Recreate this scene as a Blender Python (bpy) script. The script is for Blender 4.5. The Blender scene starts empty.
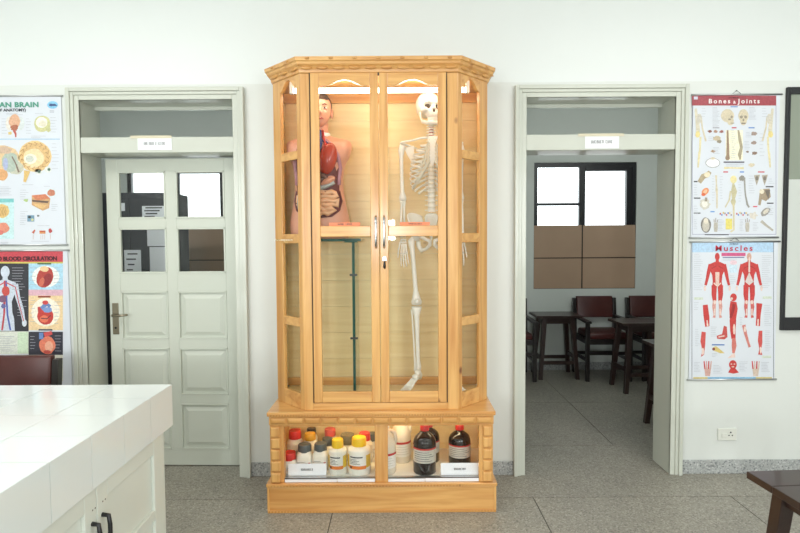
import bpy, bmesh, math, random
from mathutils import Vector, Matrix
random.seed(7)
S = bpy.context.scene
C = S.collection
PI = math.pi
# ------------------------------------------------------------------ camera
F, PITCH, ROLL, D, H = 560.0, math.radians(2.78), math.radians(0.35), 3.64, 1.56
cam_d = bpy.data.cameras.new('camera')
cam_d.sensor_fit = 'HORIZONTAL'; cam_d.sensor_width = 36.0
cam_d.lens = F * 36.0 / 800.0
cam_d.clip_start = 0.05
cam = bpy.data.objects.new('camera', cam_d); C.objects.link(cam)
cam.matrix_world = (Matrix.Translation((0, -D, H)) @ Matrix.Rotation(PI / 2 - PITCH, 4, 'X')
                    @ Matrix.Rotation(-ROLL, 4, 'Z'))
S.camera = cam
# ------------------------------------------------------------------ world, lights, exposure
W = bpy.data.worlds.new('sky'); S.world = W; W.use_nodes = True
bg = W.node_tree.nodes['Background']
bg.inputs['Color'].default_value = (0.90, 0.97, 1.0, 1); bg.inputs['Strength'].default_value = 3.2

def area(name, loc, rot, sx, sy, power, col=(1, 1, 1)):
    l = bpy.data.lights.new(name, 'AREA'); l.shape = 'RECTANGLE'; l.size = sx; l.size_y = sy
    l.energy = power; l.color = col
    o = bpy.data.objects.new(name, l); C.objects.link(o); o.location = loc; o.rotation_euler = rot
    return o
area('ceiling_fill', (-2.2, -2.2, 3.34), (0, 0, 0), 1.3, 1.3, 39, (1, 0.985, 0.95))  # added pair of unseen soft sources under the ceiling, no fixtures
area('ceiling_fill', (2.2, -2.2, 3.34), (0, 0, 0), 1.3, 1.3, 39, (1, 0.985, 0.95))
area('frontal_fill', (-2.7, -6.95, 1.95), (PI / 2, 0, 0), 1.9, 1.7, 98, (0.97, 0.99, 1.0))  # added pair of frontal fills on the solid rear wall, no windows there
area('frontal_fill', (2.7, -6.95, 1.95), (PI / 2, 0, 0), 1.9, 1.7, 98, (0.97, 0.99, 1.0))
area('flash_glint_light', (-0.20, -6.95, 1.72), (PI / 2, 0, 0), 0.24, 0.34, 48, (0.97, 0.99, 1.0))  # added source standing in for the camera flash's highlight on the cabinet
area('far_room_fill', (2.3, 0.33, 2.75), (math.radians(78), 0, 0), 1.2, 0.12, 14, (0.96, 1.0, 0.98))  # added pair of hidden fills that brighten the far rooms' walls
area('far_room_fill', (-2.3, 0.33, 2.75), (math.radians(78), 0, 0), 1.2, 0.12, 12, (0.96, 1.0, 0.98))
S.view_settings.view_transform = 'Standard'
S.view_settings.look = 'None'
S.view_settings.exposure = 0.0
S.view_settings.gamma = 1.0
S.view_settings.use_curve_mapping = False

# ------------------------------------------------------------------ pixel -> place
_c, _s = math.cos(PITCH), math.sin(PITCH)
def ray(px, py):
    u = px - 400; v = 266.5 - py
    a = u * math.cos(ROLL) + v * math.sin(ROLL); b = -u * math.sin(ROLL) + v * math.cos(ROLL)
    return (a, F * _c + b * _s, -F * _s + b * _c)
def onY(px, py, Y):
    d = ray(px, py); t = (Y + D) / d[1]; return (d[0] * t, H + d[2] * t)
def onZ(px, py, Z):
    d = ray(px, py); t = (Z - H) / d[2]; return (d[0] * t, -D + d[1] * t)

# ------------------------------------------------------------------ materials
def lin(c):
    return tuple(((x / 255) / 12.92 if x / 255 <= 0.04045 else ((x / 255 + 0.055) / 1.055) ** 2.4) for x in c)
M = {}
def new_mat(name):
    m = bpy.data.materials.new(name); m.use_nodes = True
    nt = m.node_tree; b = nt.nodes['Principled BSDF']; M[name] = m
    return m, nt, b
def N(nt, t, **kw):
    n = nt.nodes.new(t)
    for k, v in kw.items():
        if k in n.inputs: n.inputs[k].default_value = v
        else: setattr(n, k, v)
    return n
def mat(name, col, rough=0.5, metal=0.0, var=0.06, scale=12.0, bump=0.0, coat=0.0, spec=0.5, stretch=None, trans=0.0, ior=1.45):
    m, nt, b = new_mat(name)
    c = lin(col)
    tc = N(nt, 'ShaderNodeTexCoord'); mp = N(nt, 'ShaderNodeMapping')
    if stretch: mp.inputs['Scale'].default_value = stretch
    nt.links.new(tc.outputs['Object'], mp.inputs['Vector'])
    no = N(nt, 'ShaderNodeTexNoise', Scale=scale, Detail=4.0)
    nt.links.new(mp.outputs[0], no.inputs['Vector'])
    mx = N(nt, 'ShaderNodeMix', data_type='RGBA')
    mx.inputs[6].default_value = (*[x * (1 - var) for x in c], 1)
    mx.inputs[7].default_value = (*[min(1, x * (1 + var)) for x in c], 1)
    nt.links.new(no.outputs['Fac'], mx.inputs[0])
    nt.links.new(mx.outputs[2], b.inputs['Base Color'])
    b.inputs['Roughness'].default_value = rough; b.inputs['Metallic'].default_value = metal
    b.inputs['Specular IOR Level'].default_value = spec
    b.inputs['Coat Weight'].default_value = coat; b.inputs['Coat Roughness'].default_value = 0.08
    if trans: b.inputs['Transmission Weight'].default_value = trans; b.inputs['IOR'].default_value = ior
    if bump:
        bp = N(nt, 'ShaderNodeBump', Strength=bump, Distance=0.003)
        nt.links.new(no.outputs['Fac'], bp.inputs['Height']); nt.links.new(bp.outputs[0], b.inputs['Normal'])
    return m
def pine(name, grain, light=(238, 193, 118), dark=(216, 160, 84), coat=0.35):
    m, nt, b = new_mat(name)
    tc = N(nt, 'ShaderNodeTexCoord'); oi = N(nt, 'ShaderNodeObjectInfo')
    add = N(nt, 'ShaderNodeVectorMath', operation='MULTIPLY_ADD')
    nt.links.new(oi.outputs['Random'], add.inputs[0]); add.inputs[1].default_value = (3.1, 5.7, 2.3)
    nt.links.new(tc.outputs['Object'], add.inputs[2])
    mp = N(nt, 'ShaderNodeMapping')
    sc = [26.0, 26.0, 26.0]; sc['XYZ'.index(grain)] = 1.6
    mp.inputs['Scale'].default_value = sc
    nt.links.new(add.outputs[0], mp.inputs['Vector'])
    n1 = N(nt, 'ShaderNodeTexNoise', Scale=1.0, Detail=5.0, Distortion=0.6)
    nt.links.new(mp.outputs[0], n1.inputs['Vector'])
    r = N(nt, 'ShaderNodeValToRGB')
    r.color_ramp.elements[0].position = 0.32; r.color_ramp.elements[0].color = (*lin(dark), 1)
    r.color_ramp.elements[1].position = 0.62; r.color_ramp.elements[1].color = (*lin(light), 1)
    nt.links.new(n1.outputs['Fac'], r.inputs['Fac'])
    # sparse knots
    mk = N(nt, 'ShaderNodeMapping'); sk = [5.0, 5.0, 5.0]; sk['XYZ'.index(grain)] = 3.2
    mk.inputs['Scale'].default_value = sk
    nt.links.new(add.outputs[0], mk.inputs['Vector'])
    vo = N(nt, 'ShaderNodeTexVoronoi', Scale=1.0)
    nt.links.new(mk.outputs[0], vo.inputs['Vector'])
    rk = N(nt, 'ShaderNodeValToRGB')
    rk.color_ramp.elements[0].position = 0.035; rk.color_ramp.elements[0].color = (1, 1, 1, 1)
    rk.color_ramp.elements[1].position = 0.09; rk.color_ramp.elements[1].color = (0, 0, 0, 1)
    nt.links.new(vo.outputs['Distance'], rk.inputs['Fac'])
    mx = N(nt, 'ShaderNodeMix', data_type='RGBA')
    nt.links.new(rk.outputs['Color'], mx.inputs[0]); nt.links.new(r.outputs['Color'], mx.inputs[6])
    mx.inputs[7].default_value = (*lin((128, 74, 30)), 1)
    nt.links.new(mx.outputs[2], b.inputs['Base Color'])
    b.inputs['Roughness'].default_value = 0.38; b.inputs['Coat Weight'].default_value = coat
    b.inputs['Coat Roughness'].default_value = 0.2
    return m
for g in 'XYZ': pine('pine_' + g, g, (230, 178, 106), (205, 143, 74), 0.8)
for g in 'XYZ': pine('pine_inner_' + g, g, (243, 220, 168), (234, 207, 150), 0.1)
pine('pine_carved', 'X', (218, 164, 94), (192, 132, 64), 0.25)

def wall_mat():
    m, nt, b = new_mat('wall_paint')
    ge = N(nt, 'ShaderNodeNewGeometry'); sx = N(nt, 'ShaderNodeSeparateXYZ')
    nt.links.new(ge.outputs['Position'], sx.inputs[0])
    no = N(nt, 'ShaderNodeTexNoise', Scale=1.3, Detail=5.0); nt.links.new(ge.outputs['Position'], no.inputs['Vector'])
    ad = N(nt, 'ShaderNodeMath', operation='MULTIPLY_ADD'); nt.links.new(no.outputs['Fac'], ad.inputs[0])
    ad.inputs[1].default_value = 0.02; nt.links.new(sx.outputs['Z'], ad.inputs[2])
    gt = N(nt, 'ShaderNodeMath', operation='GREATER_THAN'); nt.links.new(ad.outputs[0], gt.inputs[0]); gt.inputs[1].default_value = 2.57
    mx = N(nt, 'ShaderNodeMix', data_type='RGBA'); nt.links.new(gt.outputs[0], mx.inputs[0])
    mx.inputs[6].default_value = (*lin((225, 229, 225)), 1); mx.inputs[7].default_value = (*lin((233, 238, 236)), 1)
    m2 = N(nt, 'ShaderNodeMix', data_type='RGBA', blend_type='MULTIPLY'); m2.inputs[0].default_value = 0.05
    nt.links.new(mx.outputs[2], m2.inputs[6]); nt.links.new(no.outputs['Fac'], m2.inputs[7])
    nt.links.new(m2.outputs[2], b.inputs['Base Color'])
    b.inputs['Roughness'].default_value = 0.42
    n2 = N(nt, 'ShaderNodeTexNoise', Scale=40.0, Detail=3.0); nt.links.new(ge.outputs['Position'], n2.inputs['Vector'])
    bp = N(nt, 'ShaderNodeBump', Strength=0.06, Distance=0.004); nt.links.new(n2.outputs['Fac'], bp.inputs['Height'])
    nt.links.new(bp.outputs[0], b.inputs['Normal'])
wall_mat()
def terrazzo(name, base, lo, hi, scale, rough):
    m, nt, b = new_mat(name)
    ge = N(nt, 'ShaderNodeNewGeometry')
    vo = N(nt, 'ShaderNodeTexVoronoi', Scale=scale); nt.links.new(ge.outputs['Position'], vo.inputs['Vector'])
    sx = N(nt, 'ShaderNodeSeparateColor'); nt.links.new(vo.outputs['Color'], sx.inputs[0])
    r = N(nt, 'ShaderNodeValToRGB')
    e = r.color_ramp.elements
    e[0].position = 0.0; e[0].color = (*lin(lo), 1)
    e[1].position = 1.0; e[1].color = (*lin(hi), 1)
    a = e.new(0.3); a.color = (*lin(base), 1); a = e.new(0.75); a.color = (*lin(base), 1)
    nt.links.new(sx.outputs[0], r.inputs['Fac'])
    no = N(nt, 'ShaderNodeTexNoise', Scale=1.7, Detail=6.0, Roughness=0.65); nt.links.new(ge.outputs['Position'], no.inputs['Vector'])
    rr = N(nt, 'ShaderNodeMapRange'); nt.links.new(no.outputs['Fac'], rr.inputs[0])
    rr.inputs[1].default_value = 0.3; rr.inputs[2].default_value = 0.7; rr.inputs[3].default_value = 0.86; rr.inputs[4].default_value = 1.1
    mx = N(nt, 'ShaderNodeMix', data_type='RGBA', blend_type='MULTIPLY'); mx.inputs[0].default_value = 1
    nt.links.new(r.outputs['Color'], mx.inputs[6]); nt.links.new(rr.outputs[0], mx.inputs[7])
    nt.links.new(mx.outputs[2], b.inputs['Base Color']); b.inputs['Roughness'].default_value = rough
terrazzo('terrazzo', (152, 148, 137), (118, 115, 106), (182, 178, 167), 130, 0.42)
terrazzo('granite', (172, 175, 174), (118, 122, 124), (205, 207, 206), 120, 0.35)
mat('joint', (88, 86, 80), 0.8)
mat('frame_paint', (204, 208, 197), 0.28, var=0.03, scale=3, bump=0.04, coat=0.2)
mat('door_paint', (207, 212, 200), 0.35, var=0.03, scale=3, bump=0.04)
mat('ceiling_paint', (236, 238, 234), 0.8, var=0.02)
mat('far_wall_paint', (222, 228, 222), 0.6, var=0.04, scale=2)
mat('white_tile', (233, 240, 239), 0.12, var=0.02, scale=4)
mat('grout', (196, 202, 198), 0.8)
mat('cupboard_paint', (226, 231, 222), 0.35, var=0.03, scale=4)
mat('dark_metal', (62, 62, 64), 0.35, metal=0.8)
mat('chrome', (205, 207, 210), 0.18, metal=1.0, var=0.02)
mat('aluminium', (190, 192, 194), 0.3, metal=0.9, var=0.03)
mat('brass_steel', (150, 142, 124), 0.32, metal=0.9)
mat('dark_wood', (30, 24, 23), 0.35, var=0.25, scale=6, stretch=(8, 8, 1), coat=0.2)
mat('stool_wood', (50, 33, 29), 0.32, var=0.25, scale=6, stretch=(2, 14, 14), coat=0.3)
mat('maroon_leather', (78, 34, 30), 0.36, var=0.18, scale=14, bump=0.25)
mat('black_frame', (26, 27, 31), 0.4, var=0.1)
mat('brown_board', (190, 160, 134), 0.6, var=0.08, scale=3)
mat('paper', (240, 243, 246), 0.7, var=0.012)
mat('poster_paper', (220, 225, 233), 0.32, var=0.012)
mat('card', (244, 245, 250), 0.6, var=0.01)
mat('ink', (60, 60, 66), 0.7)
mat('tape', (214, 206, 180), 0.4)
mat('orange_label', (236, 140, 100), 0.5)
mat('black_steel', (46, 49, 54), 0.45, var=0.1)
mat('pane_reflection_grey', (142, 150, 136), 0.15, var=0.05, scale=3)  # grey-green base colour stands in for the upper pane's reflection
mat('frosted_pane', (204, 209, 204), 0.25, var=0.03, scale=3)
mat('socket_plastic', (226, 228, 220), 0.35, var=0.02)
mat('bone', (250, 247, 236), 0.4, var=0.04, scale=30, bump=0.1)
mat('tooth', (240, 238, 226), 0.3, var=0.02)
mat('disc_red', (176, 62, 50), 0.5)
mat('cartilage', (226, 220, 200), 0.5, var=0.03)
mat('skin', (228, 166, 138), 0.38, var=0.05, scale=8)
mat('hair', (52, 40, 34), 0.6, var=0.3, scale=60, bump=0.5)
mat('eye_white', (238, 236, 230), 0.2)
mat('eye_dark', (40, 34, 34), 0.2)
mat('lip', (190, 96, 84), 0.4)
mat('lung', (186, 66, 44), 0.22, var=0.12, scale=18)
mat('heart', (160, 62, 52), 0.25, var=0.2, scale=18)
mat('rim', (186, 132, 142), 0.4, var=0.15, scale=40)
mat('cavity', (112, 52, 48), 0.5)
mat('liver', (104, 72, 62), 0.22, var=0.1)
mat('stomach', (222, 158, 128), 0.28, var=0.06)
mat('colon', (172, 176, 172), 0.3, var=0.06)
mat('intestine', (236, 184, 142), 0.28, var=0.06)
mat('vein', (62, 78, 136), 0.3)
mat('artery', (186, 48, 44), 0.3)
mat('plastic_white', (236, 232, 220), 0.35, var=0.02)
mat('plastic_milky', (224, 216, 198), 0.35, var=0.03)
mat('cap_red', (206, 48, 42), 0.35, var=0.04)
mat('cap_pink', (214, 92, 82), 0.35, var=0.04)
mat('cap_grey', (88, 94, 96), 0.4, var=0.05)
mat('cap_black', (52, 50, 48), 0.4, var=0.05)
mat('cap_yellow', (248, 204, 40), 0.35, var=0.03)
mat('cap_ochre', (212, 158, 40), 0.35, var=0.04)
mat('cap_olive', (122, 116, 92), 0.4, var=0.05)
mat('label_white', (236, 234, 228), 0.5, var=0.01)
mat('label_yellow', (226, 190, 60), 0.5, var=0.02)
mat('label_orange', (232, 130, 50), 0.5, var=0.02)
mat('label_red', (196, 58, 52), 0.5, var=0.02)
mat('label_grey', (204, 200, 190), 0.5, var=0.03)
mat('amber', (26, 14, 10), 0.08, var=0.1, coat=0.15)
mat('glass_edge', (18, 74, 62), 0.12, var=0.05)
mat('gasket', (70, 52, 34), 0.6)
mat('carton', (150, 116, 84), 0.7, var=0.06)
mat('leaf', (120, 140, 96), 0.8, var=0.3, scale=2)

def glass_mat(name, tint, refl=1.0):
    m = bpy.data.materials.new(name); m.use_nodes = True; nt = m.node_tree; M[name] = m
    nt.nodes.clear()
    out = N(nt, 'ShaderNodeOutputMaterial'); mx = N(nt, 'ShaderNodeMixShader')
    tr = N(nt, 'ShaderNodeBsdfTransparent'); tr.inputs[0].default_value = (*tint, 1)
    gl = N(nt, 'ShaderNodeBsdfGlossy'); gl.inputs['Roughness'].default_value = 0.02
    fr = N(nt, 'ShaderNodeLayerWeight', Blend=0.5)
    pw = N(nt, 'ShaderNodeMath', operation='POWER'); pw.inputs[1].default_value = 5.0
    nt.links.new(fr.outputs['Facing'], pw.inputs[0])
    mu = N(nt, 'ShaderNodeMath', operation='MULTIPLY_ADD'); mu.inputs[1].default_value = 0.9 * refl; mu.inputs[2].default_value = 0.035 * refl
    nt.links.new(pw.outputs[0], mu.inputs[0]); nt.links.new(mu.outputs[0], mx.inputs[0])
    nt.links.new(tr.outputs[0], mx.inputs[1]); nt.links.new(gl.outputs[0], mx.inputs[2])
    nt.links.new(mx.outputs[0], out.inputs[0])
glass_mat('glass', (0.985, 0.99, 0.985), 0.5)
glass_mat('glass_green', (0.86, 0.94, 0.90))

def emit_mat(name, col, strength):
    m, nt, b = new_mat(name)
    b.inputs['Base Color'].default_value = (0.9, 0.9, 0.9, 1)
    b.inputs['Emission Color'].default_value = (*col, 1); b.inputs['Emission Strength'].default_value = strength
emit_mat('tube_light', (1.0, 0.90, 0.72), 14.0)
emit_mat('warm_tube', (1.0, 0.82, 0.48), 18.0)

def print_mat():
    m, nt, b = new_mat('print')
    at = N(nt, 'ShaderNodeAttribute', attribute_name='Col')
    no = N(nt, 'ShaderNodeTexNoise', Scale=90.0, Detail=3.0)
    tc = N(nt, 'ShaderNodeTexCoord'); nt.links.new(tc.outputs['Object'], no.inputs['Vector'])
    rr = N(nt, 'ShaderNodeMapRange'); nt.links.new(no.outputs['Fac'], rr.inputs[0])
    rr.inputs[1].default_value = 0.3; rr.inputs[2].default_value = 0.7; rr.inputs[3].default_value = 0.88; rr.inputs[4].default_value = 1.12
    mx = N(nt, 'ShaderNodeMix', data_type='RGBA', blend_type='MULTIPLY'); mx.inputs[0].default_value = 1
    nt.links.new(at.outputs['Color'], mx.inputs[6]); nt.links.new(rr.outputs[0], mx.inputs[7])
    nt.links.new(mx.outputs[2], b.inputs['Base Color']); b.inputs['Roughness'].default_value = 0.35
print_mat()

# ------------------------------------------------------------------ mesh building
class MB:
    def __init__(s): s.v = []; s.f = []; s.col = []
    def add(s, vs, fs):
        k = len(s.v); s.v += [tuple(p) for p in vs]; s.f += [tuple(i + k for i in q) for q in fs]; return s
    def box(s, x0, x1, y0, y1, z0, z1):
        vs = [(x, y, z) for z in (z0, z1) for y in (y0, y1) for x in (x0, x1)]
        return s.add(vs, [(0, 2, 3, 1), (4, 5, 7, 6), (0, 1, 5, 4), (2, 6, 7, 3), (0, 4, 6, 2), (1, 3, 7, 5)])
    def prism(s, poly, fn0, fn1):
        """poly: 2-D outline, CCW seen from the fn0 side; fn map 2-D -> 3-D for near and far face"""
        n = len(poly)
        s.add([fn0(p) for p in poly] + [fn1(p) for p in poly],
              [tuple(range(n)), tuple(range(2 * n - 1, n - 1, -1))] + [(i, i + n, (i + 1) % n + n, (i + 1) % n) for i in range(n)])
        return s
    def loft(s, rings, caps=True, closed=True):
        n = len(rings[0]); vs = [p for r in rings for p in r]; fs = []
        for i in range(len(rings) - 1):
            for j in range(n if closed else n - 1):
                k = (j + 1) % n
                fs.append((i * n + j, i * n + k, (i + 1) * n + k, (i + 1) * n + j))
        if caps:
            fs.append(tuple(range(n - 1, -1, -1))); fs.append(tuple((len(rings) - 1) * n + j for j in range(n)))
        return s.add(vs, fs)
    def tube(s, pts, rad, n=10, flat=None):
        pts = [Vector(p) for p in pts]
        if not hasattr(rad, '__len__'): rad = [rad] * len(pts)
        rings = []; up = None
        for i, p in enumerate(pts):
            t = (pts[min(i + 1, len(pts) - 1)] - pts[max(i - 1, 0)])
            if t.length < 1e-9: t = Vector((0, 0, 1))
            t.normalize()
            if up is None:
                up = t.orthogonal().normalized() if flat is None else Vector(flat)
            a = up - t * up.dot(t)
            if a.length < 1e-6: a = t.orthogonal()
            a.normalize(); up = a; b = t.cross(a)
            r = rad[i]; ra, rb = (r if hasattr(r, '__len__') else (r, r))
            rings.append([p + a * (ra * math.cos(2 * PI * j / n)) + b * (rb * math.sin(2 * PI * j / n)) for j in range(n)])
        return s.loft(rings)
    def lathe(s, prof, n=20, c=(0, 0, 0), sq=2.0, sx=1.0, sy=1.0):
        rings = []
        for r, z in prof:
            ring = []
            for j in range(n):
                a = 2 * PI * j / n; ca, sa = math.cos(a), math.sin(a)
                k = (abs(ca) ** sq + abs(sa) ** sq) ** (-1 / sq)
                ring.append((c[0] + r * k * ca * sx, c[1] + r * k * sa * sy, c[2] + z))
            rings.append(ring)
        return s.loft(rings)
    def sphere(s, c, r, nu=16, nv=10, M3=None):
        if not hasattr(r, '__len__'): r = (r, r, r)
        vs = []; fs = []
        def P(x, y, z):
            p = Vector((x * r[0], y * r[1], z * r[2]))
            if M3: p = M3 @ p
            return p + Vector(c)
        vs.append(P(0, 0, -1))
        for i in range(1, nv):
            t = -PI / 2 + PI * i / nv
            for j in range(nu):
                a = 2 * PI * j / nu; vs.append(P(math.cos(t) * math.cos(a), math.cos(t) * math.sin(a), math.sin(t)))
        vs.append(P(0, 0, 1))
        for j in range(nu):
            k = (j + 1) % nu
            fs.append((0, 1 + k, 1 + j))
            for i in range(nv - 2):
                fs.append((1 + i * nu + j, 1 + i * nu + k, 1 + (i + 1) * nu + k, 1 + (i + 1) * nu + j))
            o = 1 + (nv - 2) * nu
            fs.append((o + j, o + k, len(vs) - 1))
        return s.add(vs, fs)
    def mesh(s, name, mats, smooth=False):
        me = bpy.data.meshes.new(name); me.from_pydata(s.v, [], s.f)
        bm = bmesh.new(); bm.from_mesh(me); bmesh.ops.recalc_face_normals(bm, faces=bm.faces); bm.to_mesh(me); bm.free()
        me.materials.append(M[mats])
        if smooth:
            for p in me.polygons: p.use_smooth = True
        return me
    def build(s, name, m, parent=None, smooth=False, bevel=0.0, world=False, auto=None, subsurf=0):
        if world and parent is not None:
            l = parent.location if parent.parent is None else parent.parent.location
            s.v = [(x - l[0], y - l[1], z - l[2]) for x, y, z in s.v]
        me = s.mesh(name, m, smooth)
        if auto is not None: me.set_sharp_from_angle(angle=math.radians(auto))
        o = bpy.data.objects.new(name, me); C.objects.link(o); o.parent = parent
        if bevel:
            b = o.modifiers.new('bevel', 'BEVEL'); b.width = bevel; b.segments = 2; b.limit_method = 'ANGLE'
        if subsurf:
            b = o.modifiers.new('sub', 'SUBSURF'); b.levels = subsurf; b.render_levels = subsurf
        return o
def inst(name, me, loc, parent=None, rot=None):
    o = bpy.data.objects.new(name, me); C.objects.link(o); o.parent = parent; o.location = loc
    if rot: o.rotation_euler = rot
    return o
def tag(o, label, cat, group=None):
    o['label'] = label; o['category'] = cat
    if group: o['group'] = group
    return o
def thing(name, label, cat, loc=(0, 0, 0), rz=0, group=None):
    o = bpy.data.objects.new(name, None); C.objects.link(o); o.location = loc; o.rotation_euler = (0, 0, rz)
    o.empty_display_size = 0.1
    return tag(o, label, cat, group)
def root(name, loc=(0, 0, 0), rz=0):
    o = bpy.data.objects.new(name, None); C.objects.link(o); o.location = loc; o.rotation_euler = (0, 0, rz)
    o['kind'] = 'structure'; return o
def struct(o): o['kind'] = 'structure'; return o
def copy_tree(o, parent=None):
    c = o.copy(); C.objects.link(c); c.parent = parent
    for ch in list(o.children): copy_tree(ch, c)
    return c
def box(name, m, x0, x1, y0, y1, z0, z1, parent=None, bevel=0.0, world=True):
    return MB().box(x0, x1, y0, y1, z0, z1).build(name, m, parent, bevel=bevel, world=world)
def text_mesh(st, size, align='CENTER', bold=0.0, space=1.0, xs=1.0):
    cu = bpy.data.curves.new('lettering', 'FONT'); cu.body = st; cu.size = size; cu.align_x = align
    cu.offset = bold; cu.space_character = space; cu.resolution_u = 3
    ob = bpy.data.objects.new('lettering', cu); C.objects.link(ob)
    me = bpy.data.meshes.new_from_object(ob.evaluated_get(bpy.context.evaluated_depsgraph_get()))
    bpy.data.objects.remove(ob)
    for v in me.vertices: v.co = (v.co.x * xs, -v.co.z, v.co.y)
    return me
def lettering(st, size, loc, m, parent, align='CENTER', bold=0.0, space=1.0, xs=1.0, name='lettering'):
    me = text_mesh(st, size, align, bold, space, xs)
    me.materials.clear(); me.materials.append(M[m])
    l = parent.location
    return inst(name, me, (loc[0] - l[0], loc[1] - l[1], loc[2] - l[2]), parent)
def scribble(words, x0, x1, z0, z1, y, parent, m='ink', name='small_print', seed=1):
    """print too small to read: letter-like strokes, words = letters per word"""
    rnd = random.Random(seed); mb = MB(); n = sum(words) + len(words) - 1; w = (x1 - x0) / n; x = x0; t = w * 0.2
    for k in words:
        for i in range(k):
            a, b = x, x + w * 0.75
            def q(u0, u1, v0, v1): mb.add([(u0, y, v0), (u1, y, v0), (u1, y, v1), (u0, y, v1)], [(0, 1, 2, 3)])
            q(a, a + t, z0, z1)
            c = rnd.randrange(4)
            if c != 0: q(b - t, b, z0, z1)
            if c != 1: q(a + t, b - t, z1 - t, z1)
            if c != 2: q(a + t, b - t, z0, z0 + t)
            if c == 3: q(a + t, b - t, (z0 + z1) / 2 - t / 2, (z0 + z1) / 2 + t / 2)
            x += w
        x += w
    return mb.build(name, m, parent, world=True)

# ================================================================== SETTING
WT = 0.22                     # wall thickness
XL, XR, YB, ZC = -4.2, 4.4, -7.0, 3.4
FARY = 2.95
LO = (-2.045, -1.065); RO = (0.815, 1.770)      # clear door openings
HEAD, LT, LB = 2.46, 2.225, 2.126
J = 0.03
mb = MB()
zt = HEAD + J
mb.box(XL, LO[0] - J, 0, WT, 0, ZC); mb.box(LO[1] + J, RO[0] - J, 0, WT, 0, ZC); mb.box(RO[1] + J, XR, 0, WT, 0, ZC)
mb.box(LO[0] - J, LO[1] + J, 0, WT, zt, ZC); mb.box(RO[0] - J, RO[1] + J, 0, WT, zt, ZC)
struct(mb.build('wall_back', 'wall_paint'))
struct(box('wall_left', 'wall_paint', XL - 0.15, XL, YB, FARY, 0, ZC))
struct(box('wall_right', 'wall_paint', XR, XR + 0.15, YB, FARY, 0, ZC))
struct(box('wall_front', 'wall_paint', XL - 0.15, XR + 0.15, YB - 0.15, YB, 0, ZC))
struct(box('ceiling', 'ceiling_paint', XL - 0.15, XR + 0.15, YB - 0.15, FARY + 0.2, ZC, ZC + 0.1))
struct(box('wall_partition', 'far_wall_paint', -0.2, 0.0, WT, FARY, 0, ZC))
# far wall with two window openings
WZ0, WZ1 = 0.965, 2.445
WX = [(1.575, 2.775), (-3.19, -1.99)]
mb = MB()
mb.box(XL - 0.15, WX[1][0], FARY, FARY + 0.2, 0, ZC); mb.box(WX[1][1], WX[0][0], FARY, FARY + 0.2, 0, ZC); mb.box(WX[0][1], XR + 0.15, FARY, FARY + 0.2, 0, ZC)
for a, b in WX:
    mb.box(a, b, FARY, FARY + 0.2, 0, WZ0); mb.box(a, b, FARY, FARY + 0.2, WZ1, ZC)
struct(mb.build('wall_far', 'far_wall_paint'))
# ---- floor: terrazzo slabs with recessed joints
fl = struct(box('floor', 'joint', XL - 0.15, XR + 0.15, YB - 0.15, FARY + 0.2, -0.12, -0.004))
fl_me = {}
def slab(x0, x1, y0, y1):
    g = 0.003
    w, d = round(x1 - x0, 4), round(y1 - y0, 4)
    if (w, d) not in fl_me:
        fl_me[(w, d)] = MB().box(g, w - g, g, d - g, -0.02, 0).mesh('floor_slab', 'terrazzo')
    inst('floor_slab', fl_me[(w, d)], (x0, y0, 0), fl)
P_ = 1.19
xs = [XL] + [0.795 + P_ * k for k in range(-4, 4) if XL < 0.795 + P_ * k < XR] + [XR]
ys = [-0.335 - P_ * k for k in range(6) if -0.335 - P_ * k > YB] + [YB]
for i in range(len(xs) - 1):
    for j in range(len(ys) - 1): slab(xs[i], xs[i + 1], ys[j + 1], ys[j])
for a, b in ((XL, -0.392), (-0.392, 0.1), (0.1, XR)): slab(a, b, -0.335, 0.507)
xs2 = [XL, -3.18, -1.99, -0.8, 0.39, 1.6, 2.79, XR]; ys2 = [0.507, 1.62, 2.75, FARY]
for i in range(len(xs2) - 1):
    for j in range(len(ys2) - 1): slab(xs2[i], xs2[i + 1], ys2[j], ys2[j + 1])
# ---- granite skirting
CAS = 0.075
for nm, a, b in (('baseboard_left', XL, LO[0] - CAS), ('baseboard_middle', LO[1] + CAS, RO[0] - CAS), ('baseboard_right', RO[1] + CAS + 0.01, XR)):
    struct(box(nm, 'granite', a, b, -0.012, 0, 0, 0.092, bevel=0.003))
struct(box('baseboard_far', 'granite', 0.0, XR, FARY - 0.012, FARY, 0, 0.092, bevel=0.003))
# ---- door frames
def door_frame(name, a, b):
    r = root(name, ((a + b) / 2, 0, 0))
    # jamb lining the wall thickness
    for x0, x1 in ((a - J, a), (b, b + J)): box('jamb', 'frame_paint', x0, x1, -0.012, WT + 0.012, 0, HEAD, r)
    box('head_lining', 'frame_paint', a - J, b + J, -0.012, WT + 0.012, HEAD, HEAD + J, r)
    # stepped casing on the front face
    for k, (w0, w1, y0) in enumerate(((0.0, 0.030, -0.022), (0.030, 0.050, -0.030), (0.050, CAS, -0.040))):
        for x0, x1 in ((a - w1, a - w0), (b + w0, b + w1)): box('casing', 'frame_paint', x0, x1, y0, -0.0005, 0, HEAD + w1, r, bevel=0.003)
        box('casing', 'frame_paint', a - w0, b + w0, y0, -0.0005, HEAD + w0, HEAD + w1, r, bevel=0.003)
    # transom bar and the closed panel above it
    box('transom_bar', 'frame_paint', a, b, -0.012, WT - 0.01, LB, LT, r, bevel=0.003)
    box('transom_pane', 'glass', a, b, WT - 0.035, WT - 0.031, LT, HEAD, r)
    for z0, z1 in ((HEAD - 0.025, HEAD),): box('bead', 'frame_paint', a, b, WT - 0.055, WT - 0.04, z0, z1, r, bevel=0.003)
    return r
door_frame('trim_1', *LO); door_frame('trim_2', *RO)

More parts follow.
